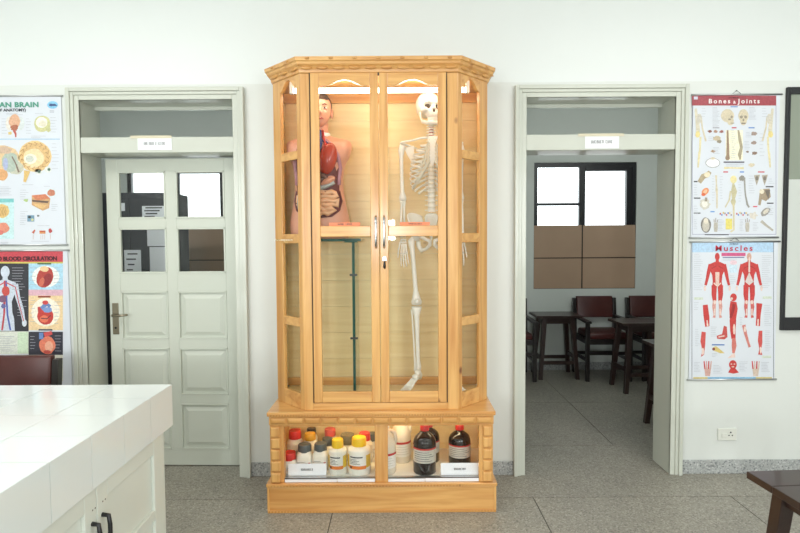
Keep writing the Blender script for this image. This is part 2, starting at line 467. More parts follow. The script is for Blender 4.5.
# ---- door leaf with glazing and raised panels, standing a little ajar
hx = LO[1] - 0.004
dl = root('door_1', (hx, 0.160, 0), math.radians(-1.6))
WD = 0.925
def zpx(y): return onY(150, y, 0.22)[1]
Zs = dict(top=LB - 0.012, p1=(1.71, 2.031), p2=(1.338, 1.648), q1=(0.886, 1.214), q2=(0.5, 0.823), q3=(0.118, 0.436))
cols = [(-WD + 0.080, -WD + 0.407), (-WD + 0.476, -0.114)]
def lb(name, m, x0, x1, y0, y1, z0, z1, par=None, bevel=0.002): return MB().box(x0, x1, y0, y1, z0, z1).build(name, m, par or dl, bevel=bevel)
for x0, x1 in ((-WD, cols[0][0]), (cols[1][1], 0)): lb('stile', 'door_paint', x0, x1, 0, 0.042, 0.006, Zs['top'])
lb('centre_stile', 'door_paint', cols[0][1], cols[1][0], 0, 0.042, 0.118, 2.031)
edges = [0.006, 0.118, 0.436, 0.5, 0.823, 0.886, 1.214, 1.338, 1.648, 1.71, 2.031, Zs['top']]
for k in range(0, 12, 2):
    if k in (0, 10): lb('rail', 'door_paint', cols[0][0], cols[1][1], 0, 0.042, edges[k], edges[k + 1])
    else:
        for a, b in cols: lb('rail', 'door_paint', a, b, 0, 0.042, edges[k], edges[k + 1])
for a, b in cols:
    for z0, z1 in (Zs['q1'], Zs['q2'], Zs['q3']):
        def ring(i, y): return [(a + i, y, z0 + i), (b - i, y, z0 + i), (b - i, y, z1 - i), (a + i, y, z1 - i)]
        MB().loft([ring(0, 0.030), ring(0, 0.014), ring(0.022, 0.014), ring(0.05, 0.003)]).build('panel', 'door_paint', dl)
        for i0 in (0.0,):
            m_ = MB()
            m_.box(a, a + 0.01, -0.004, 0.012, z0, z1); m_.box(b - 0.01, b, -0.004, 0.012, z0, z1)
            m_.box(a, b, -0.004, 0.012, z0, z0 + 0.01); m_.box(a, b, -0.004, 0.012, z1 - 0.01, z1)
            m_.build('panel_moulding', 'door_paint', dl, bevel=0.002)
    for z0, z1 in (Zs['p1'], Zs['p2']):
        p = lb('pane', 'glass', a, b, 0.018, 0.022, z0, z1, bevel=0)
        m_ = MB()
        m_.box(a, a + 0.012, -0.003, 0.018, z0, z1); m_.box(b - 0.012, b, -0.003, 0.018, z0, z1)
        m_.box(a, b, -0.003, 0.018, z0, z0 + 0.012); m_.box(a, b, -0.003, 0.018, z1 - 0.012, z1)
        m_.build('glazing_bead', 'door_paint', dl, bevel=0.002)
hp = lb('handle_plate', 'brass_steel', -WD + 0.020, -WD + 0.062, -0.007, 0, 0.92, 1.135)
MB().tube([(-WD + 0.041, -0.005, 1.055), (-WD + 0.041, -0.045, 1.055), (-WD + 0.049, -0.055, 1.055), (-WD + 0.103, -0.055, 1.055), (-WD + 0.148, -0.05, 1.06)],
          [0.009, 0.009, 0.009, 0.008, 0.007]).build('lever', 'brass_steel', hp, smooth=True)
MB().tube([(-WD + 0.041, -0.0085, 0.965), (-WD + 0.041, -0.006, 0.965)], 0.008).build('keyhole', 'dark_metal', hp)
for z in (0.25, 1.1, 1.9): MB().tube([(0.002, -0.006, z), (0.002, -0.006, z + 0.09)], 0.006).build('hinge', 'brass_steel', dl)

# ---- far windows: dark metal frame, panes, boards over the lower half
def far_window(name, x0, x1):
    r = root(name, ((x0 + x1) / 2, FARY, WZ0)); y0, y1 = FARY + 0.015, FARY + 0.06
    t = 0.045; zm = 1.712; xm = x0 + (x1 - x0) * 0.475
    for a, b in ((x0, x0 + t), (x1 - t, x1)): box('frame_post', 'black_frame', a, b, y0, y1, WZ0, WZ1, r)
    box('frame_rail', 'black_frame', x0 + t, x1 - t, y0, y1, WZ1 - t - 0.01, WZ1, r); box('frame_rail', 'black_frame', x0 + t, x1 - t, y0, y1, WZ0, WZ0 + 0.04, r)
    box('mullion', 'black_frame', xm - 0.035, xm + 0.035, y0, y1, WZ0 + 0.04, WZ1 - t - 0.01, r)
    box('glazing_bar', 'black_frame', x0 + t, xm - 0.035, y0, y1, 1.945, 1.975, r)
    # right-hand sash with its own heavier frame
    box('sash_post', 'black_frame', x1 - 0.115, x1 - 0.085, y0 - 0.01, y1, zm, WZ1 - t - 0.01, r)
    box('sash_rail', 'black_frame', xm + 0.035, x1 - 0.115, y0 - 0.01, y1, WZ1 - 0.1, WZ1 - t - 0.01, r)
    for a, b, c, d in ((x0 + t, xm - 0.035, zm, 1.945), (x0 + t, xm - 0.035, 1.975, WZ1 - t - 0.01), (xm + 0.035, x1 - 0.115, zm, WZ1 - 0.1), ):
        box('pane', 'glass', a, b, y0 + 0.02, y0 + 0.024, c, d, r)
    box('sash_panel', 'black_frame', x1 - 0.085, x1 - t, y0 + 0.015, y0 + 0.03, zm, WZ1 - t - 0.01, r)
    zc = (WZ0 + zm) / 2 - 0.01
    box('batten', 'dark_wood', x0, x1, FARY + 0.001, FARY + 0.004, zc - 0.005, zc + 0.005, r)
    for a, b in ((x0 + 0.004, xm - 0.003), (xm + 0.003, x1 - 0.004)):
        for c, d in ((WZ0 + 0.005, zc - 0.005), (zc + 0.005, zm)):
            box('board', 'brown_board', a, b, FARY + 0.003, FARY + 0.012, c, d, r, bevel=0.002)
    box('board_light_stop', 'brown_board', x0 + 0.004, x1 - 0.004, FARY + 0.012, FARY + 0.0145, WZ0 + 0.005, zm - 0.004, r)  # added sheet that stops daylight showing through the board joints
    box('batten', 'dark_wood', xm - 0.006, xm + 0.006, FARY - 0.001, FARY + 0.003, WZ0, zm, r)
    return r
far_window('window_1', *WX[0]); far_window('window_2', *WX[1])
# ---- dark framed window on the near wall at the right edge
wx0, wx1, wz0, wz1 = 2.478, 3.55, 0.952, 2.515
r = root('window_3', (3.0, 0, wz0)); t = 0.024
for a, b in ((wx0, wx0 + t), (wx1 - t, wx1)): box('frame_post', 'black_frame', a, b, -0.022, 0, wz0, wz1, r, bevel=0.003)
box('frame_rail', 'black_frame', wx0 + t, wx1 - t, -0.022, 0, wz1 - 0.045, wz1, r, bevel=0.003)
box('frame_rail', 'black_frame', wx0 + t, wx1 - t, -0.022, 0, wz0, wz0 + 0.085, r, bevel=0.003)
box('mullion', 'black_frame', 3.0, 3.03, -0.02, 0, wz0 + 0.085, wz1 - 0.045, r)
for a, b in ((wx0 + t, 3.0), (3.03, wx1 - t)):
    box('pane', 'pane_reflection_grey', a, b, -0.012, -0.004, 1.93, wz1 - 0.045, r); box('pane', 'frosted_pane', a, b, -0.012, -0.004, wz0 + 0.085, 1.93, r)
# ---- socket
sk = thing('wall_socket', 'white double-module power socket low on the wall under the muscle chart', 'socket', (2.15, 0, 0.225))
box('plate', 'socket_plastic', 2.088, 2.212, -0.009, 0, 0.222, 0.302, sk, bevel=0.003)
box('switch', 'socket_plastic', 2.112, 2.145, -0.014, -0.009, 0.242, 0.272, sk, bevel=0.002)
for dx, dz, rr in ((0, 0.014, 0.0055), (-0.011, -0.006, 0.0045), (0.011, -0.006, 0.0045)):
    MB().tube([(2.172 + dx, -0.0095, 0.262 + dz), (2.172 + dx, -0.008, 0.262 + dz)], rr, 12).build('pin_hole', 'ink', sk, world=True)

# ================================================================== DISPLAY CABINET
CX = -0.112
cab = thing('display_cabinet', 'tall varnished pine display cabinet with glass doors and canted glazed corners', 'cabinet', (CX, -0.25, 0))
X0, X1 = CX - 0.638, CX + 0.638           # overall body sides
FX0, FX1 = CX - 0.440, CX + 0.440         # flat front of the upper body
YF, YC = -0.470, -0.265                   # front plane, where the cant ends
ZB, ZT = 0.582, 2.505                     # upper body
def cb(name, m, x0, x1, y0, y1, z0, z1, par=None, bevel=0.003): return box(name, m, x0, x1, y0, y1, z0, z1, par or cab, bevel)
# plinth
cb('plinth', 'pine_X', CX - 0.655, CX + 0.655, -0.505, -0.004, 0, 0.150)
def bead_row(name, x0, x1, z, y, pitch, sx, sz, par=None):
    m_ = MB(); n = int((x1 - x0) / pitch); p = (x1 - x0) / n
    for i in range(n):
        xc = x0 + (i + .5) * p; m_.box(xc - sx / 2, xc + sx / 2, y, y + 0.008, z - sz / 2, z + sz / 2)
    o = m_.build(name, 'pine_carved', par or cab, world=True); return o
tr = cb('plinth_top_moulding', 'pine_X', CX - 0.660, CX + 0.660, -0.510, -0.004, 0.150, 0.168)
bead_row('bead_strip', CX - 0.655, CX + 0.655, 0.158, -0.515, 0.018, 0.011, 0.010, tr)['kind'] = 'stuff'
tr = cb('plinth_foot_moulding', 'pine_X', CX - 0.652, CX + 0.652, -0.511, -0.505, 0.0, 0.014, bevel=0)
bead_row('bead_strip', CX - 0.652, CX + 0.652, 0.008, -0.515, 0.018, 0.011, 0.009, tr)['kind'] = 'stuff'
for sx in (-1, 1):
    cb('plinth_edge_strip', 'pine_Z', CX + sx * 0.648 - 0.006, CX + sx * 0.648 + 0.006, -0.511, -0.505, 0.014, 0.150, bevel=0.001)
# base display box
BZ0, BZ1 = 0.168, 0.552
cb('base_floor', 'label_white', X0 + 0.02, X1 - 0.02, -0.475, -0.02, 0.168, 0.186, bevel=0)
cb('base_back', 'pine_inner_X', X0 + 0.02, X1 - 0.02, -0.022, -0.006, 0.186, 0.545, bevel=0)
for sx in (-1, 1):
    a = CX + sx * 0.638; b = CX + sx * 0.618
    cb('base_side', 'pine_Y', min(a, b), max(a, b), -0.440, -0.006, BZ0, BZ1)
    a = CX + sx * 0.638; b = CX + sx * 0.558
    p = cb('corner_post', 'pine_Z', min(a, b), max(a, b), -0.490, -0.440, BZ0, BZ1)
    nb = 5; hh = (0.500 - BZ0) / nb
    for i in range(nb):
        a = CX + sx * 0.632; b = CX + sx * 0.578; z0 = BZ0 + i * hh
        x0_, x1_ = min(a, b), max(a, b)
        def rg(i_, y): return [(x0_ + i_, y, z0 + 0.003 + i_), (x1_ - i_, y, z0 + 0.003 + i_), (x1_ - i_, y, z0 + hh - 0.003 - i_), (x0_ + i_, y, z0 + hh - 0.003 - i_)]
        MB().loft([rg(0, -0.489), rg(0, -0.496), rg(0.006, -0.505)]).build('carved_block', 'pine_Z', p, world=True, bevel=0.002)
cb('base_divider', 'pine_Z', CX - 0.038, CX + 0.036, -0.488, -0.452, BZ0, 0.515)
cb('base_top_rail', 'pine_X', CX - 0.558, CX + 0.558, -0.486, -0.455, 0.495, BZ1)
fr = cb('frieze', 'pine_X', CX - 0.640, CX + 0.640, -0.500, -0.440, 0.506, 0.560)
nb = 13; ww = 1.27 / nb
for i in range(nb):
    x0_ = CX - 0.635 + i * ww; x1_ = x0_ + ww
    def rg(i_, y): return [(x0_ + 0.002 + i_, y, 0.512 + i_), (x1_ - 0.002 - i_, y, 0.512 + i_), (x1_ - 0.002 - i_, y, 0.552 - i_), (x0_ + 0.002 + i_, y, 0.552 - i_)]
    MB().loft([rg(0, -0.499), rg(0.003, -0.507), rg(0.014, -0.513)]).build('carved_block', 'pine_carved', fr, world=True, bevel=0.002)
tp = cb('base_top', 'pine_X', CX - 0.650, CX + 0.650, -0.508, -0.004, 0.560, ZB)
bead_row('dentil_strip', CX - 0.648, CX + 0.648, 0.566, -0.514, 0.016, 0.010, 0.010, tp)['kind'] = 'stuff'
# base glazing: two sliding panes per side, track and paper strips on the sill
for a, b in ((X0 + 0.08, CX - 0.038), (CX + 0.036, X1 - 0.08)):
    mid = (a + b) / 2 + (0.07 if a < CX else -0.02)
    cb('sliding_pane', 'glass', a, mid + 0.03, -0.470, -0.466, 0.192, 0.500, bevel=0)
    cb('sliding_pane', 'glass', mid - 0.03, b, -0.480, -0.476, 0.192, 0.500, bevel=0)
    t_ = cb('sliding_track', 'aluminium', a, b, -0.485, -0.460, 0.184, 0.193, bevel=0.001)
    cb('track_groove', 'gasket', a, b, -0.4865, -0.484, 0.190, 0.1935, t_, bevel=0)
    for q0, q1 in ((a + 0.002, mid - 0.03), (mid - 0.026, b - 0.002)):
        cb('paper_strip', 'card', q0, q1, -0.4885, -0.4865, 0.170, 0.189 if q1 > mid else 0.186, bevel=0)
# warm tube lamp under the base top
lt = cb('base_lamp', 'plastic_white', CX - 0.5, CX + 0.5, -0.35, -0.31, 0.548, 0.560, bevel=0.001)
MB().tube([(CX - 0.48, -0.33, 0.538), (CX + 0.48, -0.33, 0.538)], 0.010).build('lamp_tube', 'warm_tube', lt, smooth=True, world=True)
# upper body: floor, roof, back planks, straight sides
def deck(name, z0, z1, m, inset=0.0):
    o = inset
    poly = [(FX0 + o * .4, YF + o), (FX1 - o * .4, YF + o), (X1 - o, YC + o * .4), (X1 - o, -0.006), (X0 + o, -0.006), (X0 + o, YC + o * .4)]
    return MB().prism(poly, lambda p: (p[0], p[1], z0), lambda p: (p[0], p[1], z1)).build(name, m, cab, world=True)
deck('cabinet_floor', ZB, ZB + 0.035, 'pine_inner_X', 0.03)
deck('cabinet_roof', ZT - 0.02, ZT, 'pine_X')
nz = 11; z0 = ZB + 0.035; dz = (ZT - 0.02 - z0) / nz
for i in range(nz):
    cb('back_plank', 'pine_inner_X', X0 + 0.018, X1 - 0.018, -0.020, -0.006, z0 + i * dz + 0.0006, z0 + (i + 1) * dz - 0.0006, bevel=0)
cb('back_rail', 'pine_X', X0 + 0.018, X1 - 0.018, -0.045, -0.020, 2.425, 2.485)
cb('back_rail', 'pine_X', X0 + 0.018, X1 - 0.018, -0.045, -0.020, ZB + 0.035, ZB + 0.085)
for a, b in ((X0, X0 + 0.012), (X1 - 0.012, X1)): cb('side_panel', 'pine_Z', a, b, YC + 0.002, -0.006, ZB, ZT)
for a, b in ((X0 + 0.012, X0 + 0.018), (X1 - 0.018, X1 - 0.012)): cb('side_lining', 'pine_inner_Z', a, b, YC + 0.03, -0.02, ZB + 0.035, ZT - 0.02, bevel=0)

def frame_fns(A, B, th):
    """panel standing between plan points A and B (left to right as seen from outside)"""
    A = Vector((A[0], A[1], 0)); B = Vector((B[0], B[1], 0)); L = (B - A).length; u = (B - A) / L; n = Vector((u.y, -u.x, 0))
    return L, (lambda a, d, z: tuple(A + u * a + n * d + Vector((0, 0, z))))
def pbox(P, a0, a1, d0, d1, z0, z1):
    vs = [P(a, d, z) for z in (z0, z1) for d in (d0, d1) for a in (a0, a1)]
    return MB().add(vs, [(0, 2, 3, 1), (4, 5, 7, 6), (0, 1, 5, 4), (2, 6, 7, 3), (0, 4, 6, 2), (1, 3, 7, 5)])
def arch_rail(P, a0, a1, d0, d1, zt, zs, zp, sh):
    """top rail whose lower edge rises from shoulders at zs to a crown at zp"""
    pts = [(a0, zt), (a0, zs), (a0 + sh, zs)]
    n = 14
    for i in range(n + 1):
        t = i / n; x = a0 + sh + (a1 - a0 - 2 * sh) * t
        z = zs + (zp - zs) * (0.5 - 0.5 * math.cos(2 * PI * t)) ** 0.75
        pts.append((x, z))
    pts += [(a1 - sh, zs), (a1, zs), (a1, zt)]
    return MB().prism(pts, lambda p: P(p[0], d1, p[1]), lambda p: P(p[0], d0, p[1]))
def glazed_leaf(name, A, B, zlist, sl, sr, zarch, th=0.026, par=None, z0=None, z1=None, shoulder=0.012):
    """zlist: glazed bands bottom to top"""
    g = par or cab
    L, P = frame_fns(A, B, th)
    o = pbox(P, 0, sl, -th, 0, z0, z1).build(name, 'pine_Z', g, world=True, bevel=0.003)
    def add(nm, mb_, m='pine_Z', bevel=0.003): return mb_.build(nm, m, o, world=True, bevel=bevel)
    add('stile', pbox(P, L - sr, L, -th, 0, z0, z1))
    prev = z0
    for i, (b0, b1) in enumerate(zlist):
        add('rail', pbox(P, sl, L - sr, -th, 0, prev, b0), 'pine_X'); prev = b1
        add('pane', pbox(P, sl - 0.004, L - sr + 0.004, -th * .6, -th * .6 + 0.004, b0 - 0.004, b1 + 0.03), 'glass', 0)
    add('arched_rail', arch_rail(P, sl, L - sr, -th, 0, z1, zarch[0], zarch[1], shoulder), 'pine_X', 0.002)
    return o, L, P
# front face frame
cb('front_stile', 'pine_Z', FX0, FX0 + 0.052, YF, YF + 0.03, ZB, ZT)
cb('front_stile', 'pine_Z', FX1 - 0.060, FX1, YF, YF + 0.03, ZB, ZT)
cb('bottom_rail', 'pine_X', FX0 + 0.052, FX1 - 0.060, YF, YF + 0.03, ZB, 0.624)
cb('top_rail', 'pine_X', FX0 + 0.052, FX1 - 0.060, YF, YF + 0.03, 2.490, ZT)
DXL, DXR = FX0 + 0.056, FX1 - 0.064; DXM = CX - 0.002
bands = [(0.690, 1.577), (1.637, 2.418)]
dr1, L1, P1 = glazed_leaf('door', (DXL, YF - 0.004), (DXM - 0.002, YF - 0.004), bands, 0.048, 0.048, (2.418, 2.452), z0=0.627, z1=2.488, shoulder=0.036)
dr2, L2, P2 = glazed_leaf('door', (DXM + 0.002, YF - 0.004), (DXR, YF - 0.004), bands, 0.048, 0.048, (2.418, 2.452), z0=0.627, z1=2.488, shoulder=0.036)
for x in (DXL - 0.002, DXR + 0.002): cb('piano_hinge', 'gasket', x - 0.0025, x + 0.0025, YF - 0.006, YF, 0.627, 2.488, bevel=0)
cb('hinge_bolt', 'gasket', DXM - 0.005, DXM + 0.005, YF - 0.009, YF - 0.003, 2.47, 2.488)
for dr, x in ((dr1, DXM - 0.020), (dr2, DXM + 0.026)):
    MB().tube([(x, YF - 0.004, 1.515), (x, YF - 0.03, 1.525), (x, YF - 0.034, 1.56), (x, YF - 0.034, 1.645), (x, YF - 0.03, 1.680), (x, YF - 0.004, 1.69)],
              [(0.007, 0.006)] * 6, 10).build('handle', 'chrome', dr, smooth=True, world=True)
lk = MB().tube([(DXM + 0.028, YF - 0.004, 1.452), (DXM + 0.028, YF - 0.020, 1.452)], 0.011, 14).build('lock', 'chrome', dr2, world=True)
MB().box(DXM + 0.0265, DXM + 0.0295, YF - 0.036, YF - 0.018, 1.447, 1.457).box(DXM + 0.018, DXM + 0.038, YF - 0.060, YF - 0.036, 1.440, 1.464).build('key', 'chrome', dr2, world=True, bevel=0.001)
MB().tube([(DXM + 0.028, YF - 0.05, 1.442), (DXM + 0.027, YF - 0.045, 1.405), (DXM + 0.030, YF - 0.042, 1.395)], [0.004, 0.008, 0.003], 8).build('key_tag', 'dark_metal', dr2, smooth=True, world=True)
# canted glazed corners
cbands = [(0.672, 1.060), (1.112, 1.540), (1.594, 2.018), (2.066, 2.418)]
glazed_leaf('canted_corner', (X0, YC), (FX0, YF), cbands, 0.078, 0.040, (2.418, 2.474), th=0.022, z0=ZB, z1=ZT, shoulder=0.006)
glazed_leaf('canted_corner', (FX1, YF), (X1, YC), cbands, 0.040, 0.078, (2.418, 2.474), th=0.022, z0=ZB, z1=ZT, shoulder=0.006)
# cornice: profile swept round the plan outline
def offset_path(o):
    # plan path: wall - side - cant - front - cant - side - wall, offset outward by o
    k = math.tan(math.radians(22.5))
    return [(X0 - o, -0.004), (X0 - o, YC - o * k), (FX0 - o * k, YF - o), (FX1 + o * k, YF - o), (X1 + o, YC - o * k), (X1 + o, -0.004)]
prof = [(0.000, 2.486), (0.008, 2.490), (0.010, 2.505), (0.020, 2.520), (0.030, 2.530), (0.034, 2.542), (0.042, 2.548), (0.044, 2.566), (0.0, 2.566)]
cr = MB().loft([[(x, y, z) for x, y in offset_path(o)] for o, z in prof], caps=False, closed=False).build('cornice', 'pine_X', cab, world=True)
top = offset_path(0.044)
MB().prism(top, lambda p: (p[0], p[1], 2.560), lambda p: (p[0], p[1], 2.5665)).build('cornice_top', 'pine_X', cab, world=True)
def along(o, idx, n, name, fn):
    pth = offset_path(o)
    for i in idx:
        A, B = Vector((*pth[i], 0)), Vector((*pth[i + 1], 0)); u = (B - A).normalized(); nn = Vector((u.y, -u.x, 0)); L = (B - A).length
        k = n[i]
        for j in range(k):
            fn(name, A + u * (L * (j + .5) / k), u, nn, L / k)
def leaf_bead(name, p, u, nn, pitch):
    M3 = Matrix((u, nn, Vector((0, 0, 1)))).transposed()
    MB().sphere(p + Vector((0, 0, 2.513)) + nn * 0.001, (pitch * 0.36, 0.008, 0.0105), 12, 6, M3).build(name, 'pine_carved', cr, smooth=True, world=True)
    MB().sphere(p + u * (pitch * .5) + Vector((0, 0, 2.527)) + nn * 0.004, (pitch * 0.30, 0.006, 0.006), 10, 6, M3).build(name, 'pine_carved', cr, smooth=True, world=True)
def rosette(name, p, u, nn, pitch):
    M3 = Matrix((u, nn, Vector((0, 0, 1)))).transposed()
    MB().sphere(p + Vector((0, 0, 2.557)), (0.013, 0.006, 0.007), 12, 6, M3).build(name, 'pine_carved', cr, smooth=True, world=True)
cn = {1: 3, 2: 10, 3: 3}
along(0.016, (1, 2, 3), cn, 'carved_leaf', leaf_bead)
along(0.044, (1, 2, 3), {1: 2, 2: 7, 3: 2}, 'rosette', rosette)
# fluorescent tube inside the top
ft = MB().tube([(CX - 0.50, -0.345, 2.424), (CX + 0.50, -0.345, 2.424)], 0.0145, 14).build('lamp_tube', 'tube_light', cab, smooth=True, world=True)
for sx in (-1, 1): cb('tube_holder', 'plastic_white', CX + sx * 0.51 - 0.01, CX + sx * 0.51 + 0.01, -0.360, -0.330, 2.405, 2.485, ft, bevel=0.002)
# glass shelf and upright glass partition with clips (left half)
SH = 1.556
gs = cb('glass_shelf', 'glass_green', X0 + 0.03, -0.225, -0.40, -0.05, SH, SH + 0.008, bevel=0)
cb('shelf_edge', 'glass_edge', -0.56, -0.225, -0.405, -0.400, SH - 0.006, SH + 0.010, gs, bevel=0.001)
cb('shelf_bracket', 'glass_edge', -0.32, -0.245, -0.41, -0.398, SH - 0.012, SH - 0.004, gs, bevel=0.001)
gp = cb('glass_partition', 'glass_green', -0.274, -0.266, -0.39, -0.05, ZB + 0.035, SH, bevel=0)
cb('partition_edge', 'glass_edge', -0.278, -0.262, -0.396, -0.39, ZB + 0.035, SH - 0.006, gp, bevel=0.001)
for z in (1.355, 0.985): cb('shelf_clip', 'dark_metal', -0.292, -0.248, -0.402, -0.396, z - 0.006, z + 0.006, gp, bevel=0.001)
# orange name strips on the lower edge of the upper panes
for a, b, z, sd in ((328.5, 360, 0, 3), (400, 430, 0, 4)):
    x0_ = onY(a, 226, YF - 0.012)[0]; x1_ = onY(b, 226, YF - 0.012)[0]
    o = tag(box('name_strip', 'orange_label', x0_, x1_, YF + 0.0060, YF + 0.0072, 1.638, 1.657), 'orange name strip stuck below the %s on the cabinet door' % ('torso model' if a < 380 else 'skeleton'), 'label', 'orange name strips')
    scribble([5, 5] if a < 380 else [5, 8], x0_ + 0.05, x1_ - 0.045, 1.643, 1.652, YF + 0.0055, o, seed=sd)

# ================================================================== SKELETON
SX, SY = 0.195, -0.225
sk = thing('skeleton_model', 'cream plastic human skeleton model standing behind the right cabinet door', 'skeleton', (SX, SY, ZB + 0.035))
def star_mesh(ells, bumps, nu=56, nv=40, k=170.0):
    """surface seen from the origin as the soft union of ellipsoids, then local bumps (centre, sigma, depth along radius)"""
    vs = []; fs = []
    def R(d):
        ts = []
        for c, a in ells:
            A = sum((d[i] / a[i]) ** 2 for i in range(3)); B = sum(d[i] * c[i] / a[i] ** 2 for i in range(3)); Cc = sum((c[i] / a[i]) ** 2 for i in range(3)) - 1
            q = B * B - A * Cc
            if q > 0:
                t = (B + math.sqrt(q)) / A
                if t > 0: ts.append(t)
        m_ = max(ts)
        return m_ + math.log(sum(math.exp(k * (t - m_)) for t in ts)) / k
    def P(d):
        d = Vector(d); r_ = R(d); p = d * r_; off = Vector((0, 0, 0))
        for c, sg, dv in bumps:
            w = math.exp(-((p - Vector(c)).length / sg) ** 2)
            off += (Vector(dv) if hasattr(dv, '__len__') else d * dv) * w
        return p + off
    vs.append(P((0, 0, -1)))
    for i in range(1, nv):
        t = -PI / 2 + PI * i / nv
        for j in range(nu):
            a = 2 * PI * j / nu; vs.append(P((math.cos(t) * math.cos(a), math.cos(t) * math.sin(a), math.sin(t))))
    vs.append(P((0, 0, 1)))
    for j in range(nu):
        q = (j + 1) % nu; fs.append((0, 1 + q, 1 + j))
        for i in range(nv - 2): fs.append((1 + i * nu + j, 1 + i * nu + q, 1 + (i + 1) * nu + q, 1 + (i + 1) * nu + j))
        o = 1 + (nv - 2) * nu; fs.append((o + j, o + q, len(vs) - 1))
    return vs, fs
def bone(name, pts, rad, m='bone', par=None, n=10, flat=None, sub=0):
    return MB().tube(pts, rad, n, flat).build(name, m, par or sk, smooth=True, world=True, subsurf=sub)
def sp(x, y, z): return (SX + x, SY + y, z)
# skull
SKZ = 2.362
vs, fs = star_mesh([((0, 0.022, 0.012), (0.070, 0.088, 0.073)), ((0, -0.045, -0.045), (0.040, 0.040, 0.050)), ((0.050, -0.045, -0.035), (0.018, 0.030, 0.018)),
                    ((-0.050, -0.045, -0.035), (0.018, 0.030, 0.018)), ((0, -0.055, 0.005), (0.052, 0.026, 0.024)), ((0, 0.06, -0.02), (0.05, 0.05, 0.04))],
                   [((0.033, -0.075, -0.018), 0.0155, -0.040), ((-0.033, -0.075, -0.018), 0.0155, -0.040), ((0, -0.086, -0.045), 0.010, -0.026),
                    ((0, -0.084, -0.02), 0.008, 0.006), ((0.066, -0.03, -0.005), 0.02, -0.008), ((-0.066, -0.03, -0.005), 0.02, -0.008)])
TURN = math.radians(20)
def sh_(x, y, z): return sp(-0.014 + x * math.cos(TURN) - y * math.sin(TURN), x * math.sin(TURN) + y * math.cos(TURN), z)
skull = MB().add([sh_(x, y, z + SKZ) for x, y, z in vs], fs).build('skull', 'bone', sk, smooth=True, world=True)
for s_ in (-1, 1):
    MB().sphere(sh_(s_ * 0.033, -0.052, SKZ - 0.018), (0.017, 0.012, 0.016)).build('eye_socket_shade', 'gasket', skull, smooth=True, world=True)  # dark ball puts the socket's shade into colour; the bone is pale
MB().sphere(sh_(0, -0.070, SKZ - 0.047), (0.009, 0.010, 0.013)).build('nasal_shade', 'gasket', skull, smooth=True, world=True)  # dark colour stands for shade inside the nose opening
J_ = [(-0.058, 0.0, -0.040), (-0.056, 0.002, -0.070), (-0.050, -0.012, -0.100), (-0.034, -0.055, -0.114), (-0.014, -0.080, -0.118), (0.014, -0.080, -0.118), (0.034, -0.055, -0.114), (0.050, -0.012, -0.100), (0.056, 0.002, -0.070), (0.058, 0.0, -0.040)]
jaw = bone('mandible', [sh_(x, y, z + SKZ) for x, y, z in J_], [(0.006, 0.010), (0.005, 0.014), (0.006, 0.015), (0.008, 0.013), (0.009, 0.013), (0.009, 0.013), (0.008, 0.013), (0.006, 0.015), (0.005, 0.014), (0.006, 0.010)], n=12, flat=(1, 0, 0))
for zz, par, sc in ((-0.092, skull, 1), (-0.1035, jaw, 0.96)):
    for i in range(12):
        a = (i - 5.5) / 5.5 * 1.15; x, y = 0.034 * math.sin(a) * sc, -0.050 - 0.034 * math.cos(a) * sc
        MB().box(-0.0030, 0.0030, -0.003, 0.003, -0.006, 0.006)
        ca, sa = math.cos(a), math.sin(a); m_ = MB()
        m_.add([sh_(x + (u * ca - v * sa * -1) * 0.0031, y + (u * sa * 1 + v * ca) * 0.003, SKZ + zz + w * 0.0055) for w in (-1, 1) for u, v in ((-1, -1), (1, -1), (1, 1), (-1, 1))],
               [(0, 1, 2, 3), (4, 5, 6, 7), (0, 1, 5, 4), (1, 2, 6, 5), (2, 3, 7, 6), (3, 0, 4, 7)])
        m_.build('tooth', 'tooth', par, world=True)
bone('hanging_screw', [sp(0, 0.02, SKZ + 0.08), sp(0, 0.02, SKZ + 0.118)], 0.004, 'chrome')
# spine: 7 neck, 12 chest, 5 lumbar vertebrae with discs
ztop, zbot = 2.268, 1.722
spine = []
def spine_pt(t):
    z = ztop + (zbot - ztop) * t
    y = 0.035 + 0.030 * math.sin(PI * min(1, max(0, (t - 0.12) / 0.6))) - 0.012 * math.exp(-((t - 0.88) / 0.12) ** 2) - 0.008 * math.exp(-(t / 0.1) ** 2)
    return y, z
tt = 0.0; vert = []
for i in range(24):
    hgt = 0.55 + 0.65 * i / 23; vert.append(hgt)
tot = sum(vert); acc = 0
VZ = []
for i, hg in enumerate(vert):
    t0, t1 = acc / tot, (acc + hg) / tot; acc += hg
    y0, z0 = spine_pt(t0); y1, z1 = spine_pt(t1); r_ = 0.0145 + 0.0105 * i / 23
    zc, yc = (z0 + z1) / 2, (y0 + y1) / 2; VZ.append((yc, zc)); hh = (z0 - z1)
    m_ = MB()
    m_.lathe([(r_ * 1.05, -hh * .36), (r_ * 0.86, -hh * .15), (r_ * 0.86, hh * .15), (r_ * 1.05, hh * .36)], 14, sp(0, yc, zc), sy=0.8)
    m_.tube([sp(0, yc + r_ * .6, zc), sp(0, yc + r_ + 0.022, zc - 0.012)], [0.005, 0.004], 6)
    w = 0.022 if i < 7 else 0.030
    m_.tube([sp(-w - r_ * .4, yc + r_ * .8, zc), sp(0, yc + r_ * .6, zc), sp(w + r_ * .4, yc + r_ * .8, zc)], [0.003, 0.006, 0.003], 6)
    m_.build('vertebra', 'bone', sk, smooth=True, world=True, auto=50)
    if i < 23: MB().lathe([(r_ * .9, -hh * .14), (r_ * .9, hh * .14)], 14, sp(0, (yc + spine_pt(t1)[0]) / 2, z1), sy=0.8).build('disc', 'cartilage' if i > 6 else 'disc_red', sk, smooth=True, world=True, auto=50)
